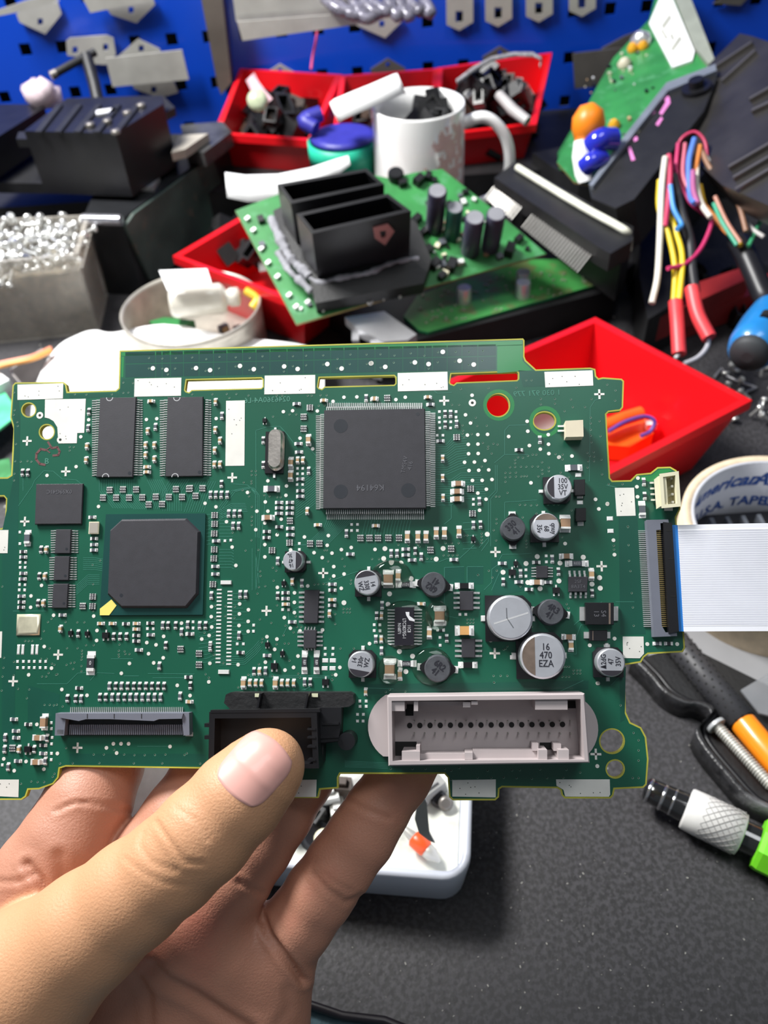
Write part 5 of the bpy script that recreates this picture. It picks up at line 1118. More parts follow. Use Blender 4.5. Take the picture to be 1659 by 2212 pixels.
# ---------------------------------------------------------------- left stack
t=thing('black_module',cen([(52,285),(250,285),(350,208),(130,225)],.105,.062),'black ribbed control module with a slotted face, standing on top of the left stack','module')
m=MB(); top=[(52,283),(145,212),(350,206),(352,225),(250,288)]; wprism(m,top,.112,.066); m.build('body',[BLK],t)
m=MB(); wprism(m,[(35,300),(250,302),(378,232),(350,205),(250,270),(40,285)],.102,.096); wprism(m,[(-10,395),(240,398),(378,312),(350,280),(100,300),(-10,330)],.070,.062); m.build('flange',[BLKM],t)
for k in range(5):
    x=75+k*42; m=MB(); wprism(m,[(x,284),(x+14,284),(x+60,225),(x+48,225)],.1135,.1121); m.build('rib',[BLKM],t)
for x,y in ((195,270),(232,262),(250,285),(275,244),(305,228)):
    m=MB(); p=W(x,y,.113); m.lathe([(.0035,.1121),(.0035,.1142),(.002,.1148)],12,(p.x,p.y),0,True); m.build('screw',[STEELD],t)
m=MB(); wprism(m,[(205,238),(250,232),(250,240),(208,247)],.1135,.1121); m.build('tag_strip',[INKW],t)
m=MB(); wprism(m,[(-120,300),(0,225),(90,225),(96,232),(28,275),(-60,330)],.10,.075); tag(m.build('black_cover',[BLK]),'plain black cover at the left edge beside the ribbed module','cover')
t=thing('hex_key',P(205,215,.665),'dark T-shaped hex key standing upright on the black module','tool')
m=MB(); m.tube([P(213,225,.662),P(203,180,.664),P(186,120,.668)],.0048,8); m.build('shaft',[BLKM],t)
m=MB(); m.tube([P(112,163,.655),P(150,142,.66),P(186,122,.668),P(206,112,.67)],.0032,8); m.build('handle',[BLKM],t)
m=MB(); m.tube([P(110,164,.655),P(122,158,.656)],.0036,8); m.build('tip',[STEELD],t)
m=MB(); mmx=Matrix.Translation(P(90,208,.68)); 
for k in range(5): m.lathe([(.002,-.006),(.012,-.002),(.010,.008),(.002,.011)],12,(R.uniform(-.01,.01),R.uniform(-.01,.01)),0,True,X=mmx@Matrix.Rotation(k,4,'Y'))
tag(m.build('plastic_bag',[M('pinkish_bag',(.80,.66,.70),.15,0,.2,90,alpha=.75)]),'crumpled pinkish clear bag behind the hex key','bag')
# tall metal cased unit
t=thing('metal_cased_unit',cen([(180,468),(268,468),(455,300)],.06,0),'black metal cased unit with rounded greenish side, tall behind the tin','module')
CASE=M('black_painted_steel',(.022,.023,.026),.28,.3,.2,40); GRS=M('greenish_dark_side',(.06,.085,.075),.4,0,.5,25,dirt=(.12,.10,.08),dsc=120,dth=.6)
m=MB(); top=[(178,472),(262,474),(470,318),(495,288),(330,290),(215,390)]; wprism(m,top,.062,.0005); m.build('case',[CASE],t)
m=MB(); pa=W(262,474,.062); pb=W(470,318,.062); pf=PF(Vector((pa.x,pa.y,0)),Vector((pb.x,pb.y,0)),pa)
q=[(272,488),(290,462),(440,352),(462,350),(498,440),(500,470),(345,600),(325,605)]; pf.prism(m,q,.0004,.003); m.build('side_cover',[GRS],t)
m=MB(); m.tube([W(180,474,.0625),W(262,476,.0625)],.0042,10); m.build('front_lip',[M('lip_highlight_metal',(.5,.5,.55),.2,.8)],t)  # rounded lip; the ledge's highlight is put into its pale metal colour
m=MB(); wprism(m,[(275,385),(345,380),(330,405),(290,402)],.066,.0625); m.build('bracket',[TIN],t)
m=MB(); wprism(m,[(390,270),(480,262),(500,285),(440,330),(400,320)],.075,.064); tag(m.build('grey_part',[M('worn_dark_metal',(.10,.10,.10),.3,.5,.5,60)]),'worn dark metal part on the back of the cased unit','part')
m=MB(); wprism(m,[(385,292),(450,288),(400,322),(370,330)],.082,.0755); tag(m.build('beige_part',[M('worn_beige',(.34,.31,.26),.5)]),'small worn beige piece lying on the dark metal part','part')
# box of screws
CLR=M('scuffed_clear_plastic',(.75,.70,.62),.25,0,.1,40,alpha=.32)
A=W(-140,480,.064); Bq=W(188,465,.064); Cq=W(165,548,.064); Dq=W(-160,580,.064)
t=thing('parts_box',((A.x+Cq.x)/2,(A.y+Cq.y)/2,0),'scuffed clear plastic box brimming with silver screws','box')
rim=[A,Bq,Cq,Dq]; c_=sum(rim,Vector())/4
def ringz(k,z): return [(c_.x+(p.x-c_.x)*k,c_.y+(p.y-c_.y)*k,z) for p in rim]
m=MB(); m.loft([ringz(.95,.0002),ringz(1,.054),ringz(1.03,.054),ringz(1.03,.064),ringz(.97,.064),ringz(.94,.001)],0,False); m.build('body',[CLR],t)
m=MB(); m.loft([ringz(.90,.002),ringz(.94,.050)],0,False); o=m.build('packed_screws',[M('packed_brown_screws',(.14,.11,.07),.35,.2,.8,160,.6,300,dirt=(.30,.28,.24),dsc=150,dth=.60)],t); tag(o,kind='stuff')
m=MB(); m.lathe([(.0012,0),(.0012,.010),(.0012,.0101),(.0030,.0102),(.0032,.012),(.002,.0132)],8,(0,0),0,True); me_sc=m.mesh('screw',[TIN])
m=MB(); m.lathe([(.0018,0),(.0035,.0002),(.0035,.0025),(.0018,.0028)],8,(0,0),0,True); me_nut=m.mesh('nut',[TIN])
def spread_(n,quad,z0,z1,mes,label,group,name):
    for k in range(n):
        a,b=R.random(),R.random(); p=quad[0].lerp(quad[1],a).lerp(quad[3].lerp(quad[2],a),b)
        o=bpy.data.objects.new(name,R.choice(mes)); COL.objects.link(o); o.location=(p.x,p.y,R.uniform(z0,z1)); o.rotation_euler=(R.uniform(0,3),R.uniform(-1.6,1.6),R.uniform(0,6.3)); o.scale=(.95,)*3
        tag(o,label,'screw',group)
qd=[Vector(p) for p in ringz(.84,0)]; 
spread_(230,[W(-60,480,0.064),W(178,455,.064),W(158,535,.064),W(-100,570,.064)],.050,.063,[me_sc,me_nut,me_nut],'small silver screw or nut heaped in the clear box','screws in the clear box','screw')
# round tin
tcn=W(412,660,.034); rt=.0475
t=thing('round_tin',(tcn.x,tcn.y,0),'round metal tin holding a glass vial and small scraps','tin')
TINM=M('brushed_tin',(.50,.47,.41),.38,.45,.25,60)
m=MB(); m.lathe([(rt*.97,.0003),(rt*.99,.002),(rt,.006),(rt*.98,.0075),(rt,.009),(rt,.026),(rt*.985,.0275),(rt,.029),(rt*1.01,.034),(rt*.985,.0345),(rt*.96,.032),(rt*.955,.0022)],56,(tcn.x,tcn.y),0,True); m.build('body',[TINM],t)
GL=M('frosted_vial',(.80,.77,.68),.12,0,.1,60,alpha=.85,coat=.5)
m=MB(); a=W(370,655,.033); b=W(520,640,.033); d=(b-a).normalized(); L=(b-a).length; X_=Matrix.Translation(a)@d.to_track_quat('Z','Y').to_matrix().to_4x4()
m.lathe([(.001,-.001),(.0095,0),(.0105,.003),(.0105,L*.72),(.008,L*.78),(.005,L*.8),(.0065,L*.86),(.0065,L*.97),(.003,L)],20,(0,0),0,True,X=X_); tag(m.build('glass_vial',[GL]),'frosted vial lying in the round tin','vial')
m=MB(); pf=PF(P(344,590,.555),P(450,585,.555),P(358,650,.54)); pf.prism(m,[(343,584),(447,580),(457,612),(362,628)],0,.001); o=m.build('paper_slip',[WH]); tag(o,'white paper slip with faint grey print standing in the tin','paper')
m=MB()
for k in range(6): pf.prism(m,rect(400+R.uniform(-2,4),594+k*4,440,596+k*4),.001,.0011)
o2=m.build('print',[M('grey_print',(.55,.55,.6),.6)]); o2.parent=o; o2.matrix_parent_inverse=o.matrix_world.inverted() if False else Matrix.Translation(-Vector(o.location))
m=MB(); wprism(m,[(322,694),(355,685),(420,692),(400,702),(330,700)],.018,.012); tag(m.build('green_scrap',[GP]),'broken green board scrap in the front of the tin','scrap')
for k in range(16):
    a_=R.uniform(0,6.28); q_=R.uniform(0,rt*.75); m=MB(); s_=R.uniform(.003,.007); m.box((tcn.x+q_*math.cos(a_),tcn.y+q_*math.sin(a_),.006),(s_,s_*.6,s_*.7),0,rz=a_); o=m.build('small_part',[R.choice((CREAM,CAPT,TIN,RESG))]); tag(o,'small loose electronic part lying in the round tin','part','loose parts in the round tin')
m=MB(); m.tube(spline([W(530,628,.036),W(556,645,.032),W(545,665,.028)],5),.003,8); tag(m.build('yellow_lead',[M('yellow_plastic',(.80,.50,.04),.4)]),'short yellow lead curled inside the right wall of the tin','lead')
# white cloth behind the board, clear box, orange wires, scraps at left
m=MB(); n1=26; rings=[]
top=[(62,960),(75,840),(118,755),(170,722),(205,713),(245,718),(330,702),(390,702),(440,714),(520,728),(640,742),(700,760)]
bot=[(62,1000),(80,1100),(100,1150),(150,1150),(200,1150),(250,1150),(330,1150),(400,1120),(460,1100),(520,1050),(640,1000),(700,900)]
tp=spline([Vector((x,y,0)) for x,y in top],5); bt=spline([Vector((x,y,0)) for x,y in bot],5); V_=[]; nn=len(tp)
for i in range(n1):
    f=i/(n1-1)
    for j in range(nn):
        x=tp[j].x*(1-f)+bt[j].x*f; y=tp[j].y*(1-f)+bt[j].y*f
        z=.018+.012*math.sin(f*2.6)+.0022*noise.noise(Vector((x/60,y/50,0)))
        V_.append(tuple(W(x,y,z)))
F_=[(i*nn+j,(i+1)*nn+j,(i+1)*nn+j+1,i*nn+j+1) for i in range(n1-1) for j in range(nn-1)]
m.add(V_,F_,0,True); m.add([(p[0],p[1],p[2]-.001) for p in V_],[f[::-1] for f in F_],0,True)
tag(m.build('white_cloth',[M('white_tissue',(.93,.93,.93),.7)]),'bright white tissue spread out behind the top left of the board','cloth')
m=MB(); A=wl([(18,800),(90,752),(110,770),(140,790),(60,850)],.02); i_=inset(A,.0012); m.loft([[(x,y,.0005) for x,y in A],[(x,y,.02) for x,y in A],[(x,y,.02) for x,y in i_],[(x,y,.002) for x,y in i_]],0,False); tag(m.build('clear_box',[M('clear_grey_plastic',(.5,.47,.46),.15,alpha=.5)]),'small clear plastic box left of the white tissue','box')
for k,(c_1,dy) in enumerate((((.80,.30,.18),0),((.80,.36,.10),6))):
    m=MB(); m.tube(spline([W(-60,800+dy,.026),W(10,783+dy,.026),W(70,770+dy,.026),W(110,752+dy,.024)],5),.0016,8); tag(m.build('wire',[M('orange_wire_%d'%k,c_1,.4)]),['salmon wire over the clear box, the upper of two','orange wire over the clear box, the lower of two'][k],'wire')
m=MB(); wprism(m,[(-80,830),(-10,815),(26,870),(26,905),(-80,990)],.016,.0145); tag(m.build('green_board_scrap',[M('minty_board',(.10,.55,.28),.3,0,.4,60)]),'pale green board scrap at the left edge of the frame','circuit board')
m=MB(); wprism(m,[(-80,1010),(20,990),(30,1040),(-80,1060)],.012,.0105); tag(m.build('green_board_scrap',[GP]),'darker green board scrap lying below the pale one at left','circuit board')
m=MB(); wprism(m,[(-80,790),(0,805),(20,820),(-10,835),(-80,830)],.022,.014); tag(m.build('white_part',[WH]),'white plastic part at the left edge above the green scrap','part')
# ---------------------------------------------------------------- right: leaning board, black housing, harness
F3=PF(P(1275,392,.58),P(1440,185,.62),P(1210,345,.61))
t=thing('leaning_board',F3.o,'green board leaning against the pegboard with a white label','circuit board')
m=MB(); F3.prism(m,[(1203,350),(1285,195),(1325,125),(1402,42),(1422,-30),(1482,-30),(1545,138),(1535,150),(1440,190),(1345,308),(1275,398),(1240,392)],-.0018,0,0,1); m.build('board_panel',[GP,EDG],t)
m=MB(); F3.prism(m,[(1402,50),(1425,-5),(1452,-5),(1500,110),(1495,130),(1452,145)],.0002,.002); o=m.build('label',[WH],t); o['label']='white paper label with grey strokes'
m=MB(); F3.prism(m,[(1452,-20),(1482,-30),(1545,132),(1530,138),(1500,100)],.0002,.004); m.build('edge_strip',[M('pale_green_grey_edge',(.28,.30,.25),.5)],t)
m=MB(); 
for q in ([(1428,55),(1446,30),(1452,38),(1434,64)],[(1426,66),(1432,62),(1444,82),(1438,86)],[(1448,105),(1468,76),(1474,84),(1454,112)],[(1446,76),(1452,70),(1458,84),(1452,88)]): F3.prism(m,q,.002,.0022)
m.build('label_strokes',[M('grey_strokes',(.42,.42,.36),.6)],t)
for x,y,r_ in ((1366,99,.004),(1388,93,.004),(1326,265,.004),(1348,132,.005)):
    u,v=F3.at(x,y,.004); m=MB(); m.lathe([(r_,.0002),(r_*1.1,.003),(r_*.5,.006)],12,(u,v),0,True,X=F3.M); m.build('yellow_capacitor' if y<120 or y>200 else 'pale_coil',[M('yellow_orange_part',(.75,.36,.02),.4) if y!=132 else M('pale_coil',(.6,.55,.42),.4)],t)
m=MB(); m.lathe([(.008,.0002),(.008,.006),(.003,.010)],14,F3.at(1382,74,.008),0,True,X=F3.M); m.build('silver_coil',[TIN],t)
for k in range(60):
    x=R.uniform(1240,1480); y=R.uniform(110,360)
    if y<560-x*.31-30*0 and x<1330 and y<(1285-x)*2+190: continue
    if (x-1275)*1.25+(y-398)*1.0>-12: continue
    u,v=F3.at(x,y); s_=R.uniform(.0012,.0035); m=MB(); m.box((u,v,s_*.3),(s_,s_*.6,s_*.6),0,rz=R.choice((0,.7,1.5)),X=F3.M); m.build('small_component',[R.choice((BLK,TINW,CAPT,RESG,GOLD))],t)
def ball(name,x,y,d,prof,mat,label,cat,tilt=(0,0,0),n=18):
    m=MB(); m.lathe(prof,n,(0,0),0,True,X=Matrix.Translation(P(x,y,d))@Matrix.Rotation(tilt[0],4,'X')@Matrix.Rotation(tilt[1],4,'Y')); return tag(m.build(name,[mat]),label,cat)
ball('orange_capacitor',1270,270,.575,[(.001,-.014),(.006,-.012),(.0105,-.004),(.0115,.003),(.008,.011),(.001,.014)],M('vivid_orange',(.95,.25,.01),.4),'bulging vivid orange capacitor beside the leaning board','capacitor',(-.3,.2,0))
m=MB(); m.loft([[tuple(P(x,y,.575)),tuple(P(x2,y2,.57)),tuple(P(x2,y2,.578)),tuple(P(x,y,.583))] for x,y,x2,y2 in ((1240,305,1262,300),(1236,340,1270,320),(1242,380,1278,350),(1250,396,1280,388))],0,True); tag(m.build('white_film_part',[WH]),'white curved plastic part under the orange capacitor','part')
BLF=M('glossy_blue',(.02,.03,.50),.15,coat=1)
m=MB(); m.tube(spline([P(1278,318,.565),P(1296,302,.56),P(1325,300,.565)],5),.0075,10); tag(m.build('blue_capacitor',[BLF]),'glossy blue capacitor right of the orange one, upper of two','capacitor')
m=MB(); m.tube(spline([P(1262,362,.565),P(1280,348,.56),P(1300,345,.565)],5),.0065,10); tag(m.build('blue_capacitor',[BLF]),'glossy blue capacitor by the white part, lower of two','capacitor')
m=MB(); wprism(m,[(1205,330),(1240,270),(1250,290),(1235,370),(1208,360)],.05,.048); tag(m.build('green_board_scrap',[GP]),'small dark green board piece behind the white part','circuit board')
t=thing('black_housing',F3.o+Vector((.01,-.01,0)),'long black plastic housing with pink paint marks, leaning at top right','housing')
m=MB(); F3.prism(m,[(1275,402),(1345,312),(1440,194),(1530,148),(1548,170),(1520,240),(1370,430),(1330,450),(1278,428)],-.022,.012); m.build('body',[BLKM],t)
m=MB(); F3.prism(m,[(1272,398),(1280,402),(1350,312),(1442,196),(1548,152),(1545,138),(1440,178),(1345,298)],-.0,.015); m.build('rim',[M('blue_grey_rim',(.16,.18,.22),.4)],t)
PK=M('pink_paint',(.65,.20,.50),.6)
for q in ([(1435,200),(1446,210),(1448,222),(1430,248),(1424,244),(1438,220),(1430,204)],[(1428,252),(1432,256),(1422,272),(1416,268)],[(1412,235),(1416,242),(1402,252),(1399,246)],[(1356,318),(1362,316),(1372,345),(1364,347)],[(1368,298),(1376,294),(1378,302),(1370,306)]):
    m=MB(); F3.prism(m,q,.012,.0124); m.build('pink_mark',[PK],t)
m=MB(); F3.prism(m,[(1370,280),(1384,262),(1392,264),(1378,288)],.012,.0124); m.build('cream_mark',[CREAM],t)
m=MB(); m.cyl(F3.at(1505,195,.012),.010,.012,.015,16,0,X=F3.M); m.cyl(F3.at(1505,195,.012),.005,.015,.020,16,0,X=F3.M); m.build('socket',[BLK],t)
F4=PF(P(1560,400,.50),P(1700,330,.47),P(1600,75,.60))
t=thing('ribbed_case',F4.o,'large dark ribbed metal case at the right edge below the pegboard','case')
GRM=M('dark_case_metal',(.045,.042,.040),.35,.4,.3,30)
m=MB(); F4.prism(m,[(1535,135),(1598,72),(1625,78),(1720,110),(1720,470),(1560,400),(1500,345),(1490,250)],-.022,0); m.build('body',[GRM],t)
for k,(a,b) in enumerate((((1545,145),(1625,92)),((1560,175),(1632,110)),((1575,362),(1700,290)),((1585,385),(1700,318)),((1590,410),(1700,345)),((1620,215),(1700,170)),((1625,240),(1700,205)))):
    m=MB(); A_,B_=F4.at(*a,.002),F4.at(*b,.002); d=Vector(B_)-Vector(A_); nrm=Vector((-d.y,d.x)).normalized()*.0013
    m.loft([[(p[0]+s*nrm.x,p[1]+s*nrm.y,z) for p,s,z in ((A_,1,0.0002),(A_,-1,.0002),(A_,-1,.003),(A_,1,.003))],[(p[0]+s*nrm.x,p[1]+s*nrm.y,z) for p,s,z in ((B_,1,.0002),(B_,-1,.0002),(B_,-1,.003),(B_,1,.003))]],0,False,X=F4.M); m.build('rib',[M('worn_rib',(.14,.13,.12),.35,.5)],t)
m=MB(); wprism(m,[(1385,450),(1410,445),(1480,520),(1480,640),(1400,690),(1382,600)],.035,.0005); tag(m.build('black_module',[BACKM]),'low black module in shadow between the comb connector and the wires','module')
# harness
t=thing('wire_harness',P(1480,330,.53),'bundle of coloured wires hanging from the black housing','wires')
def wire(col,pts,d0,d1,r=.0014,name='wire',mat=None,tt=None):
    n=len(pts); m=MB(); m.tube(spline([P(x,y,d0+(d1-d0)*i/(n-1)) for i,(x,y) in enumerate(pts)],7),r,8); return m.build(name,[mat or M('wire_%02d%02d%02d'%tuple(int(c*99) for c in col),col,.4)],tt or t)
wire((.80,.76,.66),[(1437,340),(1430,400),(1427,460),(1425,520),(1420,600),(1408,655)],.52,.50,.0019)
wire((.62,.04,.12),[(1445,335),(1447,380),(1442,440),(1436,490)],.522,.51,.0018)
wire((.80,.58,.02),[(1425,390),(1424,450),(1445,510),(1458,580),(1455,655)],.52,.50,.0018); wire((.85,.62,.02),[(1438,430),(1460,500),(1474,560),(1466,655)],.52,.498,.0018)
wire((.06,.30,.72),[(1448,400),(1455,450),(1472,485),(1462,495)],.515,.505,.0016)
wire((.02,.02,.025),[(1455,380),(1470,450),(1490,520),(1495,580),(1502,630)],.525,.50,.0032,'black_sleeve')
wire((.50,.03,.10),[(1462,330),(1472,300),(1500,285),(1522,305),(1528,345)],.54,.53,.0011)
wire((.55,.03,.14),[(1465,310),(1462,370),(1485,430),(1530,468),(1538,480),(1515,535),(1480,570),(1442,580)],.53,.50,.0014)
wire((.10,.22,.65),[(1500,300),(1488,350),(1490,420),(1500,440)],.53,.51,.0018); wire((.75,.25,.06),[(1512,315),(1502,370),(1505,420),(1530,455),(1560,490),(1575,505)],.53,.505,.0018)
wire((.75,.70,.62),[(1505,350),(1505,400),(1515,440),(1535,470)],.528,.505,.0018); wire((.85,.50,.03),[(1512,400),(1525,450),(1552,480),(1580,510),(1600,530)],.527,.50,.0016)
wire((.30,.16,.10),[(1515,325),(1535,365),(1570,400),(1595,440),(1612,500)],.53,.50,.0016); wire((.65,.62,.60),[(1520,330),(1545,370),(1585,420),(1600,450),(1620,490),(1650,512)],.532,.50,.0014)
wire((.05,.35,.16),[(1588,415),(1615,414),(1640,440),(1645,470),(1632,500),(1617,532)],.525,.50,.0013); wire((.55,.25,.18),[(1545,425),(1570,480),(1600,525)],.515,.50,.0014); wire((.05,.40,.25),[(1542,440),(1560,480),(1592,530)],.515,.50,.0014)
wire((.60,.14,.20),[(1480,310),(1476,380),(1500,430),(1525,455)],.528,.51,.0013); wire((.45,.12,.30),[(1497,370),(1498,410),(1507,440)],.52,.51,.0018)
wire((.015,.015,.02),[(1592,520),(1608,545),(1628,590),(1650,640),(1665,660)],.515,.49,.0065,'black_sleeve')
SHR=M('red_shrink_tube',(.85,.06,.07),.4)
wire(0,[(1459,652),(1463,700),(1467,765)],.50,.488,.0042,'heat_shrink',SHR); wire(0,[(1494,622),(1507,680),(1532,730)],.50,.488,.0044,'heat_shrink',SHR)
wire((.38,.38,.42),[(1530,728),(1527,750),(1508,772),(1478,786)],.49,.487,.0015); wire((.6,.6,.6),[(1466,765),(1458,775)],.488,.487,.0012)
# dark clutter filler behind: a low black unit under the leaning board
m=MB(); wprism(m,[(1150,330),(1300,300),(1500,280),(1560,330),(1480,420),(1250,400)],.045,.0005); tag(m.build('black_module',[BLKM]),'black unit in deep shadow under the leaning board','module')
# ---------------------------------------------------------------- blue handled tool end
t=thing('blue_screwdriver',P(1640,740,.47),'blue tool handle with a dark rubber end at the right edge','tool')
q0=P(1618,765,.455); q1=P(1690,640,.50); d=(q1-q0).normalized(); X_=Matrix.Translation(q0)@d.to_track_quat('Z','Y').to_matrix().to_4x4()
m=MB(); m.lathe([(.009,.001),(.0125,.004),(.0135,.010),(.0135,.03),(.012,.05)],28,(0,0),0,True,X=X_); m.build('body',[M('bright_blue_plastic',(.02,.22,.58),.3,coat=.4)],t)
m=MB(); m.lathe([(.003,-.004),(.0085,-.003),(.0105,.0),(.0108,.006)],24,(0,0),0,True,X=X_); m.build('rubber_end',[M('dark_rubber',(.03,.035,.04),.6)],t)
m=MB(); m.cyl((0,.0125),.003,.018,.024,12,0,X=X_); m.build('hole',[HOLE],t)
for k,(pts) in enumerate(([(1543,815),(1558,795),(1570,812),(1590,822),(1635,838)],[(1600,860),(1615,845),(1632,838)],[(1650,885),(1640,870),(1659,862)])):
    m=MB(); m.tube([W(x,y,.002) for x,y in pts],.0009,6); tag(m.build('wire_clip',[M('dull_wire',(.45,.45,.48),.3,.6)]),['bent metal wire clip right of the large red bin','short bent pin below the blue handle','short bent wire scrap at the right edge'][k],'clip')
pile(26,[W(1560,760,0),W(1700,760,0),W(1700,960,0),W(1570,960,0)],.002,.003,[me_nut,me_sc],'screw','tiny loose screw or nut on the bench right of the red bin','screw','loose screws right of the red bin',.7)
pile(30,[W(1340,600,0),W(1659,600,0),W(1659,720,0),W(1400,720,0)],.002,.004,CV[:2],'connector_shell','black plastic scrap on the bench under the wires','connector','scraps under the wires',.7)
# ---------------------------------------------------------------- tape roll
tp_=W(1702,1128,.045); Ro,Ri=.0470,.0412
t=thing('tape_roll',(tp_.x,tp_.y,0),'large roll of tape standing flat, printed grey core showing, behind the ribbon cable','tape')
TAN=M('tan_tape_edge',(.74,.60,.42),.6,0,.12,200)
m=MB(); m.lathe([(Ri+.0016,.0003),(Ro,.0003),(Ro,.0445),(Ri+.0016,.0445),(Ri+.0016,.0003)],80,(tp_.x,tp_.y),0,True,cap=False); m.build('tape',[TAN],t)
m=MB(); m.lathe([(Ri,.0003),(Ri+.0015,.0003),(Ri+.0015,.045),(Ri,.045),(Ri,.0003)],80,(tp_.x,tp_.y),0,True,cap=False); m.build('core',[M('grey_cardboard',(.52,.53,.58),.7,0,.06,60)],t)
def bend(s_,size,th0,z0,mat,shear=0,bold=.0001):
    o=text('printing',s_,size,mat,None,Matrix.Identity(4),ext=.0,bold=bold); me=o.data
    for v in me.vertices:
        th=th0-(v.co.x+shear*v.co.y)/(Ri-.0002); v.co=Vector((tp_.x+(Ri-.0002)*math.cos(th),tp_.y+(Ri-.0002)*math.sin(th),z0+v.co.y))-OFF[t.name]
    o.parent=t; return o
BI=M('blue_print',(.03,.10,.38),.6)
for k in range(3):
    bend('American',.0115,(113-k*58)*D2R if k<2 else 171*D2R,.034,BI,.3,.00035); bend('U.S.A. TAPE',.0085,(103-k*58)*D2R if k<2 else 161*D2R,.019,BI,0,.00025)
m=MB(); p=W(1620,1160,.012); m.box((p.x,p.y,.008),(.05,.028,.015)); 
for k in range(6): m.box((p.x-.02+k*.008,p.y-.004,.019),(.002,.02,.006),1)
tag(m.build('ribbed_black_part',[BLK,RESG]),'ribbed black part lying inside the roll of tape','part')
# ---------------------------------------------------------------- tool case, orange handled screwdriver, grey pouch
m=MB(); wprism(m,[(1385,1440),(1440,1350),(1800,1340),(1800,1640),(1640,1560),(1500,1480)],.003,.0005); tag(m.build('grey_pouch',[M('grey_cover',(.30,.30,.31),.45,0,.25,12)]),'smooth grey pouch lying under the orange tipped driver','pouch')
m=MB(); wprism(m,[(1600,1490),(1659,1455),(1720,1460),(1720,1560),(1640,1540)],.0105,.0095); tag(m.build('clear_bag',[M('clear_film',(.30,.31,.33),.15,alpha=.5)]),'folded clear plastic bag on the grey pouch at the right edge','bag')
path=[(1362,1432),(1400,1470),(1430,1505),(1470,1528),(1505,1532),(1530,1548),(1512,1570),(1498,1590),(1515,1625),(1560,1680),(1605,1730),(1640,1752),(1700,1775),(1800,1800)]
t=thing('tool_case',W(1500,1560,0),'black moulded tool case with a wavy rim, open below the ribbon cable','case')
m=MB(); pts=spline([W(x,y,.008) for x,y in path],6); m.loft([[ (p.x,p.y,0.0004) for p in (a,)]+[(a.x,a.y,.011),(a.x+.0013,a.y+.0010,.0118),(a.x+.0027,a.y+.0020,.011),(a.x+.003,a.y+.0022,.0004)] for a in pts],0,True); m.build('rim',[M('worn_black_rim',(.02,.02,.022),.3,0,.5,300,.5,700,dirt=(.12,.12,.125),dsc=60,dth=.55)],t)
m=MB(); pts=spline([W(x+22,y-12,.006) for x,y in path],6); m.tube([Vector((a.x,a.y,.006)) for a in pts],.0012,8); m.build('inner_bead',[BLK],t)
m=MB(); q=wl([(1375,1430),(1430,1495),(1505,1522),(1545,1545),(1515,1585),(1560,1660),(1640,1735),(1800,1790),(1800,1560),(1480,1400)],.002); m.prism(q,.0036,.0046,0); m.build('tray',[BLKM],t)
a=W(1425,1345,.009); b=W(1602,1558,.009); c2=W(1760,1748,.009); d=(b-a).normalized(); L=(b-a).length; L2_=(c2-a).length
X_=Matrix.Translation(a)@d.to_track_quat('Z','Y').to_matrix().to_4x4()
t=thing('screwdriver',((a.x+b.x)/2,(a.y+b.y)/2,.008),'driver with a dimpled dark grip and bright orange end in the tool case','screwdriver')
m=MB(); m.lathe([(.0045,0),(.0058,.004),(.0062,L*.5),(.0064,L),(.004,L+.001)],28,(0,0),0,True,X=X_); m.build('grip',[M('dark_grip',(.035,.035,.04),.5)],t)
m=MB(); m.lathe([(.0052,L+.0),(.0056,L+.001),(.0056,L2_),(.004,L2_+.002)],28,(0,0),0,True,X=X_); m.build('orange_end',[M('fluorescent_orange',(1.0,.27,.01),.35,coat=.3)],t)
m=MB()
for i in range(int(L/.0032)):
    for j in range(12):
        th=2*math.pi*(j+.5*(i%2))/12; m.lathe([(.0007,.0),(.0004,.0004)],5,(0,0),0,True,X=X_@Matrix.Translation((0,0,.003+i*.0032))@Matrix.Rotation(th,4,'Z')@Matrix.Translation((.0061,0,0))@Matrix.Rotation(math.pi/2,4,'Y'))
tag(m.build('grip_dimples',[HOLE],t),kind='stuff')
a=W(1548,1568,.010); b=W(1668,1700,.010); m=MB(); m.tube([a,b],.0022,10)
d=(b-a)/26
for k in range(26): m.tube([a+d*k,a+d*(k+.45)],.00255,10)
m2=MB(); m2.tube([a-d*.9,a+d*.3],.0043,12)
t=thing('threaded_rod',a,'slim metal threaded rod with a pale end in the tool case','rod'); m.build('rod',[STEEL],t); m2.build('pale_end',[M('pale_end',(.62,.64,.66),.3,.3)],t)
# ---------------------------------------------------------------- green handled driver on the mat
a=W(1392,1702,.0105); b=W(1672,1837,.0105); d=(b-a).normalized(); L=(b-a).length; X_=Matrix.Translation(a)@d.to_track_quat('Z','Y').to_matrix().to_4x4()
t=thing('precision_knife',((a.x+b.x)/2,(a.y+b.y)/2,0),'knurled white and black tool with a lime green end lying on the mat','tool')
m=MB(); m.lathe([(.0035,0),(.0048,.001),(.0052,.006),(.0058,L*.30),(.0058,L*.34)],24,(0,0),0,True,X=X_); m.lathe([(.0058,L*.72),(.0060,L*.97)],24,(0,0),0,True,X=X_); m.build('black_shaft',[M('gloss_black',(.012,.012,.013),.12,coat=1)],t)
m=MB(); 
for z in (.0015,L*.14,L*.22): m.lathe([(.0052+z*.02,z),(.0056+z*.02,z+.0006),(.0052+z*.02,z+.0012)],24,(0,0),0,True,X=X_)
m.build('bands',[M('band_chrome',(.55,.55,.57),.15,.9)],t)
m=MB(); m.lathe([(.0055,L*.33),(.0078,L*.335),(.0082,L*.35),(.0084,L*.45),(.0080,L*.76),(.0062,L*.77)],32,(0,0),0,True,X=X_); c=m.build('white_sleeve',[M('grimy_white',(.80,.79,.76),.4,0,.06,100,dirt=(.22,.20,.18),dsc=70,dth=.63)],t)
m=MB()
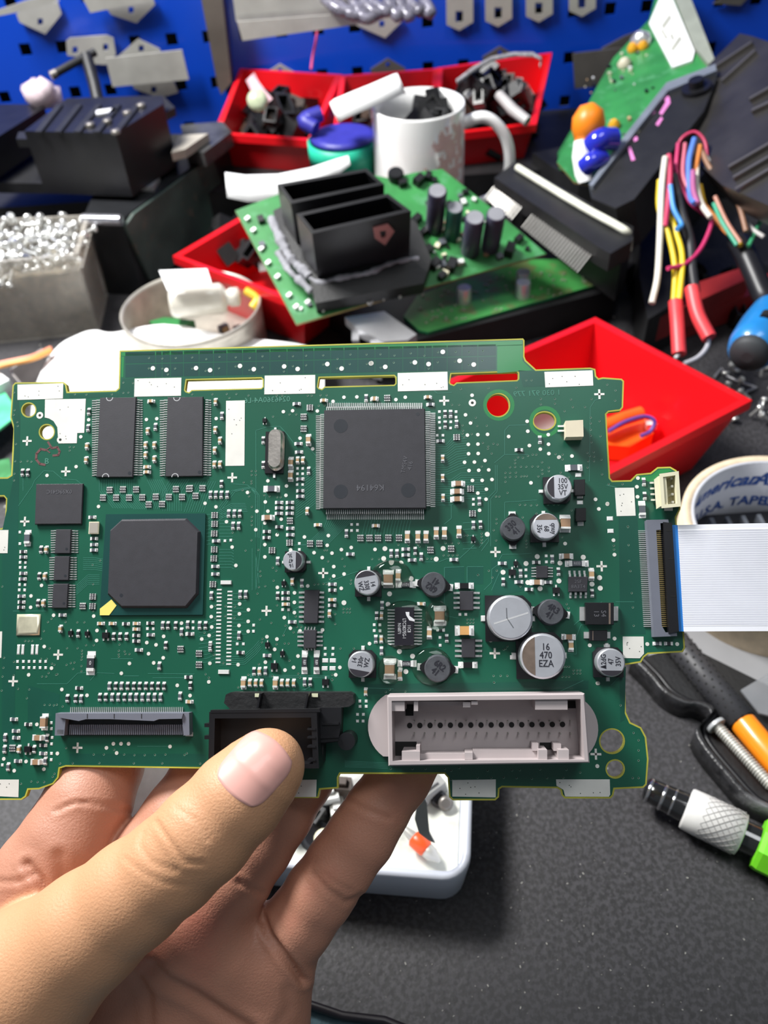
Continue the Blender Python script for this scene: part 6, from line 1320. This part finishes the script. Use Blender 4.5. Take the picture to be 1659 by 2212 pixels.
for s_ in (-1,1):
    for k in range(18):
        m.tube([X_@Vector((.00835*math.cos(2*math.pi*k/18+s_*i*.16),.00835*math.sin(2*math.pi*k/18+s_*i*.16),L*(.46+.028*i))) for i in range(11)],.00016,4)
tag(m.build('knurling',[M('knurl_grey',(.36,.35,.34),.5)],c),kind='stuff')
m=MB(); m.lathe([(.0075,L*.88),(.0098,L*.885),(.0104,L*.92),(.0104,L*1.5)],8,(0,0),0,False,X=X_); m.build('green_end',[M('lime_green',(.22,.85,.03),.35)],t)
# ---------------------------------------------------------------- white tray and its contents
c0=W(1016,1905,.026); c1=W(600,1872,.026); ud=(c0-c1).normalized(); ang=math.atan2(ud.y,ud.x); vd=Vector((-ud.y,ud.x,0)); w_,d_=.105,.075
cc=c0-ud*(w_/2)+vd*(d_/2)
t=thing('white_tray',(cc.x,cc.y,0),'shallow white plastic tray of loose parts under the board, behind the little finger','tray')
def RR(k,z,r): return [(x,y,z) for x,y in rrect(cc.x,cc.y,w_+k,d_+k,r,ang)]
m=MB(); m.loft([RR(-.008,.0002,.008),RR(-.004,.002,.009),RR(0,.024,.010),RR(-.0005,.026,.010),RR(-.006,.026,.007),RR(-.009,.0035,.006)],0,True); m.build('body',[M('white_blue_plastic',(.72,.76,.86),.35,0,.02,30)],t)
m=MB(); m.loft([RR(-.0095,.0036,.006),RR(-.0095,.0042,.006)],0,False); m.build('floor_liner',[M('cream_grime',(.62,.63,.56),.5,0,.1,80,dirt=(.35,.36,.33),dsc=60,dth=.6)],t)
def lab(o,l,c,g=None): return tag(o,l,c,g)
# blade with orange body
a=W(868,1785,.012); b=W(950,1862,.008); d=(b-a); m=MB(); X_=Matrix.Translation(a)@d.to_track_quat('Z','Y').to_matrix().to_4x4(); L=d.length
t=thing('orange_bulb',(a.x,a.y,.0042),'small orange and metal lamp with a pointed tip in the white tray','lamp')
m.lathe([(.0025,L*.30),(.0034,L*.34),(.0034,L*.62),(.0028,L*.66)],16,(0,0),0,True,X=X_); m.build('orange_body',[M('red_orange',(.85,.10,.02),.35)],t)
m=MB(); m.lathe([(.0009,0),(.0014,L*.1),(.0022,L*.28),(.0022,L*.31)],10,(0,0),0,True,X=X_); m.lathe([(.0026,L*.64),(.0030,L*.68),(.0028,L*.80),(.0006,L*1.0)],10,(0,0),0,True,X=X_); m.build('metal_ends',[STEEL],t)
m=MB(); pf=PF(P(905,1800,.30),P(930,1800,.30),P(905,1720,.295)); pf.prism(m,[(915,1718),(922,1735),(926,1780),(928,1800),(940,1822),(925,1815),(905,1800),(896,1770),(902,1730)],0,.0012); lab(m.build('curved_metal_scrap',[M('grey_blade',(.42,.43,.41),.4,.3)]),'thin grey curved blade leaning in the white tray','blade')
for i,(x,y,z,r_,h_,mt,lb,ct) in enumerate(((680,1790,.010,.0062,.006,BLK,'black round knob in the left of the white tray','knob'),(700,1798,.008,.0035,.010,CREAM,'cream round peg beside the black knob','peg'),(770,1690,.013,.0085,.004,M('grey_white',(.6,.6,.58),.4),'pale round disc half hidden by the little finger','disc'),(962,1728,.007,.0030,.004,STEELD,'dark screw in the right of the white tray','screw'),(948,1722,.006,.0035,.003,BLK,'small black washer beside the dark screw','washer'))):
    p=W(x,y,z); m=MB(); m.lathe([(r_*.3,0),(r_,.0003),(r_,h_),(r_*.6,h_+.0005)],18,(0,0),0,True,X=Matrix.Translation((p.x,p.y,.0045))@Matrix.Rotation(.5,4,'X')); lab(m.build(ct,[mt]),lb,ct)
for x,y,sx,sy,sz,mt,lb in ((712,1718,.008,.011,.012,M('ivory_white',(.78,.78,.74),.4),'white switch block in the white tray'),(728,1742,.006,.010,.008,M('ivory_white',(.78,.78,.74),.4),'narrow white block beside the white switch'),(690,1735,.012,.009,.008,BLK,'black plastic block in the white tray'),(742,1712,.008,.006,.014,BRK,'brown and black part behind the white switch'),(675,1762,.010,.008,.010,BLK,'small black block in front of the white switch'),(925,1700,.014,.008,.008,GRJ,'grey block at the back of the white tray'),(640,1770,.012,.010,.010,BLKM,'matte black block at the left of the white tray')):
    p=W(x,y,.010); m=MB(); m.box((0,0,sz/2),(sx,sy,sz),0,top=.9); m.box((0,0,sz),(sx*.5,sy*.5,sz*.3),0); o=m.build('plastic_block',[mt],origin=(0,0,0)); o.location=(p.x,p.y,.0044); o.rotation_euler=(0,0,R.uniform(-.6,.6)); lab(o,lb,'block')
# metal strip between the fingers
m=MB(); pf=PF(P(275,1770,.262),P(300,1790,.262),P(330,1650,.268)); pf.prism(m,[(268,1755),(285,1720),(305,1655),(330,1600),(400,1600),(366,1665),(340,1720),(300,1780),(288,1786)],0,.001); tag(m.build('metal_strip',[M('bare_metal_strip',(.66,.67,.70),.35,.5,.25,80)]),'bare mottled metal strip seen between index and middle finger','strip')
m=MB(); wprism(m,[(180,1560),(420,1560),(420,1650),(340,1660),(180,1650)],.055,.001); tag(m.build('black_module',[BLKM]),'dark block behind the hand supporting the metal strip','module')
